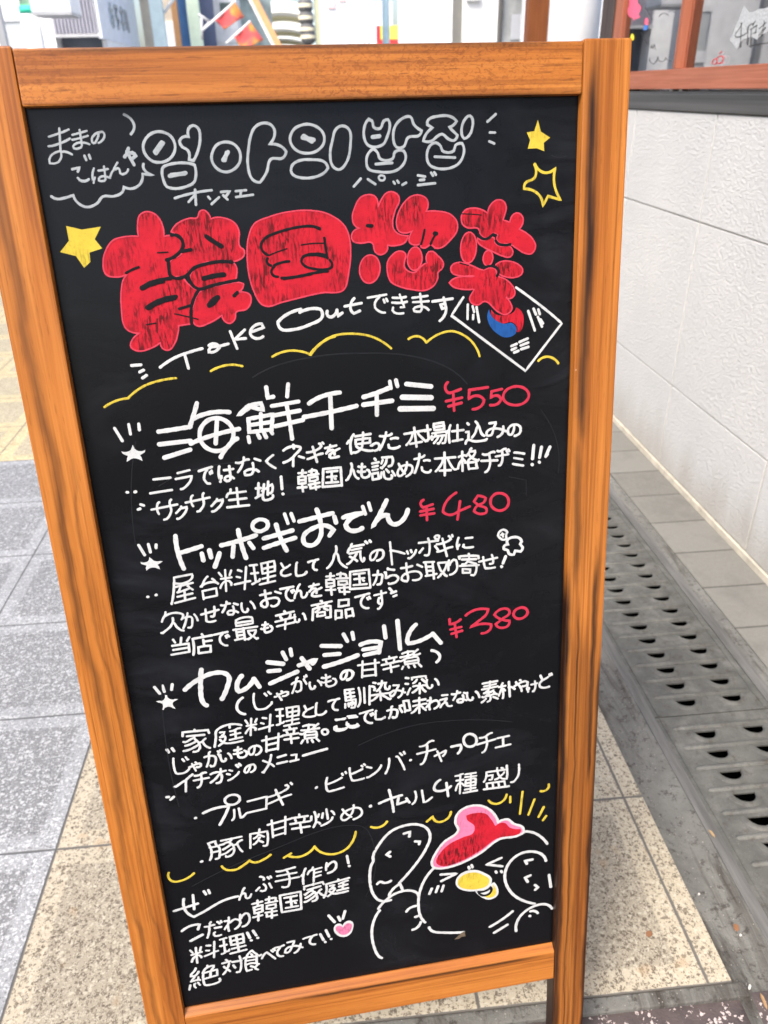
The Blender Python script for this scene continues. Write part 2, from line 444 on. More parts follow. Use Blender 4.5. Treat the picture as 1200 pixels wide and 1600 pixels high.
# ------------------------------------------------------------------ drain channel and its cast covers
q = NT('cast_cover', 0.62, 0.45); v = q.coord()
c = q.mix(q.ramp(q.noise(v, 22, 5, 0.65), [(0.3, 0.0), (0.7, 1.0)]), (0.074, 0.074, 0.067), (0.135, 0.133, 0.119))
c = q.mix(q.ramp(q.noise(v, 60, 4, 0.7), [(0.54, 0.0), (0.68, 0.7)]), c, (0.0595, 0.0476, 0.0364))
c = q.mix(q.ramp(q.noise(v, 11, 6, 0.75), [(0.52, 0.0), (0.68, 0.6)]), c, (0.1750, 0.1680, 0.1505))
c = q.mix(q.ramp(q.voro(v, 260), [(0.08, 0.55), (0.16, 0.0)]), c, (0.2660, 0.2590, 0.2380))
q.col(c); q.bump(q.noise(v, 380, 4), 0.35, 0.001); q.b.inputs['Metallic'].default_value = 0.15
castm = q.m
q = NT('frame_steel', 0.55, 0.5); v = q.coord((40, 3, 10))
q.col(q.mix(q.ramp(q.noise(v, 1.0, 5, 0.7), [(0.35, 0.0), (0.65, 1.0)]), (0.0880, 0.0856, 0.0800), (0.2000, 0.1944, 0.1800))); q.b.inputs['Metallic'].default_value = 0.3
framem = q.m
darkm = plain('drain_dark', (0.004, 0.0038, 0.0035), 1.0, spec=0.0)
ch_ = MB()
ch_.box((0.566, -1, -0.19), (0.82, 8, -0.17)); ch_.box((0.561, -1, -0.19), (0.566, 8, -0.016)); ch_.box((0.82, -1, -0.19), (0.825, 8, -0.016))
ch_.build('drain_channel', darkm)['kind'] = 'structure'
fr = MB(); fr.box((0.5608, -1, -0.016), (0.5795, 8, 0.0025), 0.001); fr.box((0.8065, -1, -0.016), (0.8288, 8, 0.0028), 0.001)
fr.build('drain_frame', framem)['kind'] = 'structure'

def cover_mesh():
    """one cast cover: x 0..0.2255, y 0..0.781, two staggered rows of half-moon slots with raised lips, ridges between"""
    W, Lh = 0.2255, 0.7815
    rows = 16; pitch = 0.0468; y_first = 0.0385
    V, Fc = [], []
    def add(vs, fs):
        b = len(V); V.extend(vs); Fc.extend([[b + i for i in f] for f in fs])
    bm = bmesh.new()
    sx = (0.0755, 0.1665)
    hole_edges = []
    def arc(cx, cy, r, ry, n=10):
        # flat far side at cy, belly towards -y
        return [(cx - r, cy)] + [(cx - r * math.cos(math.pi * k / n), cy - ry * math.sin(math.pi * k / n)) for k in range(1, n)] + [(cx + r, cy)]
    es = []
    def loop(ps, z=0.0):
        vs = [bm.verts.new((x, y, z)) for x, y in ps]
        return vs, [bm.edges.new((vs[i], vs[(i + 1) % len(vs)])) for i in range(len(vs))]
    _, e0 = loop([(0, 0), (W, 0), (W, Lh), (0, Lh)]); es += e0
    holes = []
    for r in range(rows):
        y = y_first + r * pitch
        for i, cx in enumerate(sx):
            vs, e = loop(arc(cx, y + (0.003 if i else 0.0), 0.0190, 0.0200)); es += e; holes.append((vs, cx, y + (0.003 if i else 0.0)))
    bmesh.ops.triangle_fill(bm, edges=es, use_beauty=True, normal=(0, 0, 1))
    kill = []
    for f in bm.faces:
        c = f.calc_center_median()
        for vs, cx, y in holes:
            if abs(c.x - cx) < 0.0190 and y - 0.0200 < c.y < y + 0.00001 and all(v_ in vs for v_ in f.verts): kill.append(f); break
    bmesh.ops.delete(bm, geom=kill, context='FACES_ONLY')
    print('slot faces removed', len(kill))
    for f in bm.faces:
        f.normal_update()
        if f.normal.z < 0: f.normal_flip()
    for vs, cx, y in holes:        # walls of the slots
        low = [bm.verts.new((v_.co.x, v_.co.y, -0.003)) for v_ in vs]
        n = len(vs)
        for k in range(n): bm.faces.new((vs[k], vs[(k + 1) % n], low[(k + 1) % n], low[k]))
        # raised lip round the belly of the slot: three rings
        n2 = 12; rings = []
        for (ro, ryo, z) in ((0.0190, 0.0200, 0.0002), (0.0206, 0.0216, 0.0030), (0.0236, 0.0246, 0.0038), (0.0310, 0.0300, 0.0003)):
            rings.append([bm.verts.new((cx - ro * math.cos(math.pi * k / n2), y - ryo * math.sin(math.pi * k / n2) + 0.0015, z * (0.25 + 0.75 * math.sin(math.pi * min(max(k / n2, 0.04), 0.96)) ** 0.5))) for k in range(n2 + 1)])
        for a, b in zip(rings, rings[1:]):
            for k in range(n2): bm.faces.new((a[k], a[k + 1], b[k + 1], b[k])).smooth = True
    # outer skirt
    for (xa, ya, xb, yb) in ((0, 0, W, 0), (W, 0, W, Lh), (W, Lh, 0, Lh), (0, Lh, 0, 0)):
        q4 = [bm.verts.new(c) for c in ((xa, ya, 0), (xb, yb, 0), (xb, yb, -0.016), (xa, ya, -0.016))]
        bm.faces.new(q4)
    # ridges: low rounded bars between the rows
    for r in range(rows + 1):
        y = y_first + 0.0120 - pitch + r * pitch
        if not 0.004 < y < Lh - 0.006: continue
        pr = ((-0.0050, 0.0002), (-0.0030, 0.0032), (0.0, 0.0038), (0.0030, 0.0032), (0.0050, 0.0002))
        xs = (0.020, 0.024, 0.206, 0.210)
        rr = [[bm.verts.new((x, y + py * (1 if 0 < i < 3 else 0.2), pz * (1 if 0 < i < 3 else 0.1))) for py, pz in pr] for i, x in enumerate(xs)]
        for a, b in zip(rr, rr[1:]):
            for k in range(4): bm.faces.new((a[k], a[k + 1], b[k + 1], b[k])).smooth = True
    # raised rims along the two long edges
    for x0 in (0.006, W - 0.014):
        pr = ((0, 0.0002), (0.001, 0.0022), (0.007, 0.0022), (0.008, 0.0002))
        a = [bm.verts.new((x0 + px, 0.002, pz)) for px, pz in pr]; b = [bm.verts.new((x0 + px, Lh - 0.002, pz)) for px, pz in pr]
        for k in range(3): bm.faces.new((a[k], b[k], b[k + 1], a[k + 1]))
    bmesh.ops.recalc_face_normals(bm, faces=[f for f in bm.faces if False])
    me = bpy.data.meshes.new('drain_cover'); bm.to_mesh(me); bm.free()
    me.materials.append(castm); return me
cme = cover_mesh()
for i, (y, lab) in enumerate(((0.2315, 'grey cast drain cover with two rows of slots, nearest the camera'),
                              (1.0155, 'grey cast drain cover beside the white wall, past the joint from the nearest cover'),
                              (1.7995, 'grey cast drain cover mostly hidden behind the right post of the menu board'))):
    o = bpy.data.objects.new('drain_cover', cme); COL.objects.link(o); o.location = (0.5802, y, 0.0008)
    tag(o, lab, 'drain cover', 'drain covers along the wall')

# small litter in the gutter
leafm = plain('dry_leaf', (0.22, 0.10, 0.045), 0.7); bitm = plain('white_crumb', (0.50, 0.48, 0.44), 0.7)
def scrap(name, px, py, L, Wd, rot, m, label, cat):
    p = ray(px, py, 1.0); d = p - Vector((0, 0, CAM_H)); p = Vector((0, 0, CAM_H)) + d * ((CAM_H - 0.006) / -d.z)
    vs = [(-L/2, 0, 0.0), (-L/4, Wd/2, .001), (L/4, Wd/2, .0015), (L/2, 0, .0005), (L/4, -Wd/2, .001), (-L/4, -Wd/2, .0005)]
    t = [(x, y, z + .0012) for x, y, z in vs]
    o = mesh_obj(name, vs + t, [(5, 4, 3, 2, 1, 0), (6, 7, 8, 9, 10, 11)] + [(i, (i + 1) % 6, 6 + (i + 1) % 6, 6 + i) for i in range(6)], m)
    o.location = p; o.rotation_euler = (0, 0, rot); tag(o, label, cat)
scrap('dry_leaf', 1150, 1450, 0.011, 0.007, 1.2, leafm, 'brown scrap of dry leaf in the gutter beside the drain', 'leaf')
scrap('dry_leaf', 1014, 1460, 0.010, 0.007, 0.4, leafm, 'rusty brown scrap lying on the beige tiles', 'leaf')
scrap('wood_splinter', 1112, 1303, 0.014, 0.004, 1.8, plain('splinter', (0.36, 0.24, 0.12), .7), 'thin tan splinter at the edge of the drain cover', 'splinter')
scrap('wood_splinter', 1193, 1565, 0.020, 0.004, 1.5, plain('splinter_long', (0.33, 0.20, 0.10), .7), 'longer tan splinter in the gutter at the bottom right corner', 'splinter')
scrap('paper_scrap', 1092, 1398, 0.0035, 0.0025, 0.2, bitm, 'tiny white crumb where the tiles meet the gutter', 'scrap')
scrap('paper_scrap', 1171, 1543, 0.008, 0.003, 0.9, bitm, 'pale torn scrap near the bottom right corner', 'scrap')
scrap('paper_scrap', 1157, 1462, 0.0035, 0.0025, 0.5, bitm, 'tiny white crumb beside the brown leaf scrap', 'scrap')

# ------------------------------------------------------------------ the shop on the right
XW = 1.012
shop = thing('shop_building', 'shop front with white textured panel wall below wooden framed window', 'building', (XW, 1.0, 0))
def loc(p): return (p[0] - XW, p[1] - 1.0, p[2])
def sbox(mb, a, b, bev=0.0): return mb.box(loc(a), loc(b), bev)
q = NT('white_wall_panel', 0.55, 0.35); v = q.coord()
ns = q.noise(q.coord((1.0, 0.72, 1.15), (0, 0, 0), (R(35), 0, 0)), 120, 4, 0.62, 0.5)
n2 = q.noise(v, 170, 3, 0.6)
c = q.mix(q.ramp(q.noise(v, 2.5, 4), [(0.3, 0.0), (0.7, 1.0)]), (0.535, 0.535, 0.525), (0.585, 0.58, 0.565))
c = q.mix(q.ramp(q.noise(q.coord((3, 3, 9)), 1.0, 5, .7), [(0.6, 0.0), (0.8, 0.22)]), c, (0.45, 0.42, 0.37))
Xz = q.xyz()
c = q.mix(q.math('MULTIPLY', sstep(q, q.math('ADD', Xz[2], q.math('MULTIPLY', q.noise(q.coord((1, 9, 2)), 1.0, 4), -0.22)), 0.06, -0.10), 0.55), c, (0.33, 0.30, 0.25))
q.col(c); q.bump(q.math('ADD', q.ramp(ns, [(0.35, 0.0), (0.65, 1.0)]), q.math('MULTIPLY', n2, 0.35)), 0.42, 0.0040)
wallm = q.m
# panels with real grooves
ys = [-1.605, -1.085, -0.565, -0.045, 0.475, 0.995, 1.515, 2.035, 2.555, 2.94]
zs = [0.022, 0.265, 0.710, 0.962]
mb = MB()
for a, b in zip(ys, ys[1:]):
    for c0, d0 in zip(zs, zs[1:]):
        sbox(mb, (XW, a + 0.0032, c0 + 0.0022), (XW + 0.06, b - 0.0032, d0 - 0.0022), 0.0016)
mb.build('wall', wallm, shop)
groovem = plain('groove_sealant', (0.34, 0.33, 0.30), 0.8)
mb = MB(); sbox(mb, (XW + 0.0035, -1.6, 0.0), (XW + 0.20, 2.939, 0.9618)); mb.build('wall_backing', groovem, shop)
skirt = plain('cream_mortar', (0.50, 0.455, 0.37), 0.85, 0.2, 30)
mb = MB(); sbox(mb, (XW - 0.0055, -1.6, 0.0), (XW + 0.003, 2.94, 0.021), 0.002); mb.build('wall_base', skirt, shop)
# dark aluminium sill
q = NT('dark_aluminium', 0.38, 0.5); v = q.coord((6, 0.7, 60))
q.col(q.mix(q.ramp(q.noise(v, 1.0, 4, .6), [(0.35, 0.0), (0.7, 1.0)]), (0.045, 0.045, 0.043), (0.105, 0.103, 0.098))); q.b.inputs['Metallic'].default_value = 0.35
alu = q.m
mb = MB(); sbox(mb, (XW - 0.004, -1.6, 0.9635), (XW + 0.25, 2.94, 1.004), 0.0015); sbox(mb, (XW + 0.004, -1.6, 1.0042), (XW + 0.25, 2.93, 1.0095)); mb.build('sill', alu, shop)
for y in (2.33, 2.27, 1.80):
    mb = MB(); sbox(mb, (XW + 0.001, y - 0.009, 1.0096), (XW + 0.02, y + 0.009, 1.0146), .001); mb.build('glazing_block', framem, shop)
# reddish timber window, two panes at different depths
W1, W2, W3 = (0.42, 0.155, 0.092), (0.36, 0.122, 0.068), (0.24, 0.068, 0.034)
wy = wood('mahogany_rail', 1, W1, W2, W3, 3.0, fleck=0.1, rough=0.5, scale=.7)
wz = wood('mahogany_stile', 2, W1, W2, W3, 5.0, fleck=0.1, rough=0.5, scale=.7)
mb = MB(); sbox(mb, (XW, -1.6, 1.015), (XW + 0.05, 2.338, 1.0635), 0.0015); mb.build('window_rail', wy, shop)
mb = MB(); sbox(mb, (XW + 0.002, 2.3385, 1.015), (XW + 0.055, 2.766, 1.0630), 0.0015); mb.build('window_rail', wy, shop)
def stile(y0, y1, x0, x1, m=wz, z0=1.064, z1=2.05, name='window_stile'):
    mb = MB(); sbox(mb, (x0, y0, z0), (x1, y1, z1), 0.0015); return mb.build(name, m, shop)
stile(2.318, 2.3375, XW, XW + 0.05)
stile(2.3105, 2.3175, XW + 0.0215, XW + 0.05, wood('mahogany_bead', 2, W2, W3, (0.16, .045, .025), 8.0, fleck=.1, rough=.5, scale=.7))
stile(2.7665, 2.83, XW - 0.001, XW + 0.060, z0=1.0155, name='window_jamb')
stile(-1.6, -1.55, XW, XW + 0.05)
mb = MB(); sbox(mb, (XW, -1.6, 2.0505), (XW + 0.06, 2.83, 2.12), 0.002); mb.build('window_head', wy, shop)
darkwood = wood('dark_timber', 2, (0.085, 0.06, 0.05), (0.055, 0.038, 0.033), (0.022, 0.016, 0.015), 11.0, fleck=.3, rough=.55)
mb = MB(); sbox(mb, (XW - 0.006, 2.8305, 1.0155), (XW + 0.16, 2.945, 2.6), 0.002); mb.build('corner_post', darkwood, shop)
upm = plain('upper_wall', (0.60, 0.58, 0.54), 0.8)
mb = MB(); sbox(mb, (XW + 0.002, -1.6, 2.121), (XW + 0.25, 2.94, 2.8), .004); mb.build('upper_wall', upm, shop)
# glass
q = NT('window_glass', 0.02, 0.5)
tr_ = q.n('BsdfTransparent'); tr_.inputs[0].default_value = (0.90, 0.94, 0.93, 1)
gl_ = q.n('BsdfGlossy'); gl_.inputs['Roughness'].default_value = 0.015
fz = q.n('Fresnel'); fz.inputs['IOR'].default_value = 1.5
mx = q.n('MixShader'); q.t.links.new(q.math('MULTIPLY', fz.outputs[0], 3.2, clamp=True), mx.inputs[0])
q.t.links.new(tr_.outputs[0], mx.inputs[1]); q.t.links.new(gl_.outputs[0], mx.inputs[2])
q.t.links.new(mx.outputs[0], q.t.nodes['Material Output'].inputs[0])
glassm = q.m
mb = MB(); sbox(mb, (XW + 0.026, -1.55, 1.060), (XW + 0.030, 2.313, 2.06)); mb.build('window_pane', glassm, shop)
mb = MB(); sbox(mb, (XW + 0.0145, 2.337, 1.060), (XW + 0.0185, 2.7665, 2.06)); mb.build('window_pane', glassm, shop)
# room behind the window
roomw = plain('room_wall', (0.44, 0.39, 0.35), 0.8); roomf = plain('room_floor', (0.20, 0.17, 0.14), 0.7)
mb = MB(); sbox(mb, (XW + 1.5, -1.6, 0.5), (XW + 1.52, 2.90, 2.6)); sbox(mb, (XW + 0.065, 2.90, 0.9), (XW + 1.5, 2.92, 2.6)); sbox(mb, (XW + .25, -1.62, .5), (XW + 1.5, -1.6, 2.6)); mb.build('back_room', roomw, shop)
mb = MB(); sbox(mb, (XW + 0.25, -1.6, 0.93), (XW + 1.5, 2.9, 0.955)); mb.build('counter', roomf, shop)
def wallpt(px, py, X):
    d = RIGHT * (px - 600) - UP * (py - 800) - BACK * 1202.35
    return Vector((0, 0, CAM_H)) + d * (X / d.x)

# goods standing inside on the counter, plus a stand-in for a reflected pole
whitep = plain('white_plastic', (0.78, 0.79, 0.80), 0.35); blackp = plain('black_goods', (0.02, 0.02, 0.022), 0.5); greym = plain('grey_metal', (0.42, 0.42, 0.41), 0.4, metal=.6)
p0, p1 = wallpt(1078, 104, XW + .17), wallpt(1112, -30, XW + .17)
tag(MB().rod(p0, p1, 0.016, 20).build('reflected_pole', whitep), 'white tube added in place of a slanted pole reflected in the right window pane', 'tube')  # solid tube imitates the reflection of a slanted white pole
p0, p1 = wallpt(993, 110, XW + .10), wallpt(1003, -30, XW + .10)
tag(MB().bar((p0.x, p0.y, 0.955), (p0.x, p0.y, 1.9), 0.014, 0.02, .002).build('metal_upright', greym), 'thin grey metal upright standing behind the left window pane', 'upright')
p0 = wallpt(1036, 104, XW + .12)
tag(MB().bar((p0.x, p0.y, 0.955), (p0.x + .01, p0.y, 1.9), 0.016, 0.012, .002).build('display_pole', whitep), 'slim white pole standing behind the left window pane', 'pole')
pot = thing('potted_plant', 'small green plant in a white pot behind the left window pane', 'plant', tuple(wallpt(1040, 100, XW + .20)))
pot.location.z = 0.956
MB().cyl((0, 0), 0.030, 0.0, 0.075, 24, 0.04, bev=.003).build('pot', whitep, pot)
gl = plain('plant_leaf', (0.06, 0.13, 0.035), .5, .4, 30); lv = []; lf = []
for k in range(46):
    a = random.random() * 6.28; e = random.uniform(.3, 1.35); r0 = random.uniform(.03, .10)
    c = Vector((math.cos(a) * math.cos(e) * r0, math.sin(a) * math.cos(e) * r0, 0.07 + math.sin(e) * r0 * 1.9))
    d = Vector((math.cos(a), math.sin(a), .5)).normalized() * .024; s2 = Vector((-math.sin(a), math.cos(a), 0)) * .008
    b = len(lv); lv += [c - d, c + s2, c + d + Vector((0, 0, -.006)), c - s2]; lf += [(b, b + 1, b + 2), (b, b + 2, b + 3)]
st_ = MB()
for k in range(5): st_.rod((0, 0, .06), (random.uniform(-.04, .04), random.uniform(-.04, .04), .19), .002, 6)
st_.build('stem', gl, pot); mesh_obj('foliage', lv, lf, gl, pot)
# cream round containers
cont = plain('cream_tub', (0.60, 0.55, 0.42), .5); p0 = wallpt(1022, 100, XW + .13)
t_ = thing('food_tub', 'cream tub standing inside at the bottom of the left window pane', 'tub', (p0.x, p0.y, .956))
MB().cyl((0, 0), .032, 0, .10, 28, .036, bev=.003).build('tub', cont, t_); MB().cyl((0, 0), .038, .1005, .112, 28, bev=.003).build('lid', whitep, t_)
p0 = wallpt(1118, 96, XW + .20)
t_ = thing('flower_bunch', 'dark bunch of dried flowers behind the right window pane', 'flowers', (p0.x, p0.y, .956))
MB().cyl((0, 0), .028, 0, .085, 20, .036, bev=.002).build('vase', greym, t_)
lv = []; lf = []
for k in range(90):
    a = random.random() * 6.28; r0 = random.random() ** .5 * .065; c = Vector((math.cos(a) * r0, math.sin(a) * r0, .095 + random.random() * .07))
    d = Vector((random.uniform(-1, 1), random.uniform(-1, 1), random.uniform(-.5, 1))).normalized() * .012; s2 = d.orthogonal().normalized() * .008
    b = len(lv); lv += [c - d, c + s2, c + d, c - s2]; lf.append((b, b + 1, b + 2, b + 3))
mesh_obj('flower_heads', lv, lf, plain('dried_flower', (0.07, .05, .05), .8, .6, 60), t_)
p0 = wallpt(1098, 100, XW + .09)
t_ = thing('packet', 'white packet with a red band leaning behind the right window pane', 'packet', (p0.x, p0.y, 1.058))
t_.location.z = .956
MB().box((-.012, -.035, 0), (.012, .035, .125), .004).build('packet_body', whitep, t_); MB().box((-.0125, -.0355, .125), (.0125, .0355, .14), .003).build('packet_band', plain('red_band', (.6, .05, .05), .4), t_)
# louvred blind on the right side of the window
p0 = wallpt(1180, 40, XW + .30)
t_ = thing('louvre_blind', 'pale horizontal slat blind behind the right window pane', 'blind', (p0.x + .05, 1.55, 1.0))
sl = MB()
for k in range(22): sl.box((-.012, -.62, k * .034), (.012, .42, k * .034 + .027), .003, Matrix.Translation((0, 0, 0)))
sl.build('slats', plain('blind_white', (.70, .70, .72), .5), t_); 
hd = MB(); hd.box((-.02, -.63, .752), (.02, .43, .79), .003); hd.build('head_rail', whitep, t_)

# stickers and marker writing on the glass (flat decals lying on the panes)
def decal(name, outline, X, m, label, cat, parent=None, th=0.0006):
    P3 = [wallpt(px, py, X) for px, py in outline]
    mb = MB().prism([(p.x, p.y, p.z) for p in P3], (-th, 0, 0))
    o = mb.build(name, m, parent)
    if cat: tag(o, label, cat)
    return o
XL, XR = XW + 0.0142, XW + 0.0257
pinkm = plain('pink_vinyl', (.82, .12, .22), .4, .05); bluem = plain('blue_vinyl', (.03, .16, .55), .4, .05); yelm = plain('yellow_vinyl', (.80, .72, .03), .4, .05)
def blob(ps): return smooth_path(ps, True, 1.0)
decal('window_sticker', blob([(983, 8), (984, -10), (990, -24), (996, -22), (997, 5), (1001, 10), (1001, 16), (998, 22), (1001, 26), (996, 29), (992, 30), (990, 34), (989, 29), (983, 25), (981, 16)]), XL, pinkm, 'pink blob shaped sticker high on the left window pane', 'sticker')
t_ = thing('window_sticker', 'small two coloured pill sticker, pink above blue, on the left pane', 'sticker', tuple(wallpt(1009, 38, XL)))
for nm, ol, m_ in (('pink_half', [(1007, 38), (1007.5, 31), (1009.5, 27.5), (1012, 29), (1013, 34), (1012.5, 39)], pinkm), ('blue_half', [(1007, 39), (1012.5, 39.5), (1011, 47), (1005, 47)], bluem)):
    o = decal(nm, ol, XL, m_, None, None); o.data.transform(Matrix.Translation(-t_.location)); o.parent = t_
decal('window_sticker', blob([(988, 52.5), (990.5, 58), (989.5, 63), (985.5, 61), (985.5, 57)]), XL, yelm, 'small yellow drop sticker low on the left window pane', 'sticker')
class Line(Ink):
    pass
def scribble(name, strokes, X, r, m, label, cat, parent=None):
    mb = MB()
    for s_ in strokes:
        ps = [wallpt(px, py, X) for px, py in smooth_path(s_, False, 2.0)]
        for a, b in zip(ps, ps[1:]): mb.rod(a, b + (b - a) * .15, r, 6)
    o = mb.build(name, m, parent); 
    if cat: tag(o, label, cat)
    return o
inkm = plain('window_ink', (.02, .02, .02), .5)
doodle = thing('window_doodle', 'thin black marker doodle on the left window pane', 'drawing', tuple(wallpt(1030, 60, XL)))
for s_ in [[(1008, 12), (1013, 20), (1019, 31)], [(1002, 50), (1006, 60), (1010, 67)], [(1030, 26), (1036, 21), (1044, 24)], [(1044, 19), (1050, 17), (1055, 20)], [(1016, 76), (1018, 70), (1020, 76), (1022, 69), (1024, 77)],
    [(1015, 90), (1017, 98), (1022, 99), (1026, 94), (1028, 88)], [(1028, 88), (1030, 95), (1036, 96), (1040, 90)], [(1040, 90), (1043, 94), (1047, 95)]]:
    o = scribble('pen_line', [s_], XL, .0007, inkm, None, None)
    o.data.transform(Matrix.Translation(-doodle.location)); o.parent = doodle
# paper burst with handwriting on the right pane
paper = plain('white_paper', (.66, .67, .68), .6, .04)
burst = plain('notice_paper', (.42, .44, .45), .6, .35, 260)
nt_ = thing('paper_notice', 'white jagged paper notice with black handwriting on the right window pane', 'notice', tuple(wallpt(1165, 45, XR)))
o = decal('paper', [(1163, 9), (1167, 14), (1171, 19), (1178, 18.5), (1186, 14), (1197, 13), (1208, 6), (1207, 20), (1212, 31), (1203, 38), (1200, 50), (1190, 54), (1183, 62), (1174, 57), (1163, 61), (1157, 66), (1152, 78), (1148, 72), (1144, 66), (1140, 63), (1146, 52), (1149, 42), (1155, 30), (1158, 20)], XR, burst, None, None); o.data.transform(Matrix.Translation(-nt_.location)); o.parent = nt_
o = scribble('handwriting', [[(1160, 35), (1155, 45), (1149, 54), (1150, 58), (1156, 57), (1168, 50)], [(1158, 35), (1158, 50), (1156, 74)], [(1168, 50), (1170, 40), (1178, 37)], [(1170, 42), (1168, 58), (1167, 70)], [(1176, 40), (1180, 33)], [(1172, 46), (1182, 40)], [(1174, 44), (1173, 60), (1172, 74)], [(1182, 39), (1181, 50)], [(1176, 52), (1181, 50)], [(1186, 45), (1196, 36)], [(1194, 32), (1192, 45), (1185, 56)], [(1196, 42), (1190, 54)], [(1169, 72), (1200, 67)], [(1190, 48), (1196, 44)]], XR - .001, .0008, inkm, None, None); o.data.transform(Matrix.Translation(-nt_.location)); o.parent = nt_
scribble('window_sticker', [[(1113, 100), (1114, 94), (1119, 92), (1120, 97), (1116, 101)], [(1120, 95), (1124, 88), (1130, 89), (1128, 97), (1122, 99)], [(1124, 84), (1127, 81)], [(1121, 100), (1128, 98)]], XR, .0012, plain('red_sticker', (.62, .05, .06), .4), 'small red rimmed sticker at the bottom of the right window pane', 'sticker')

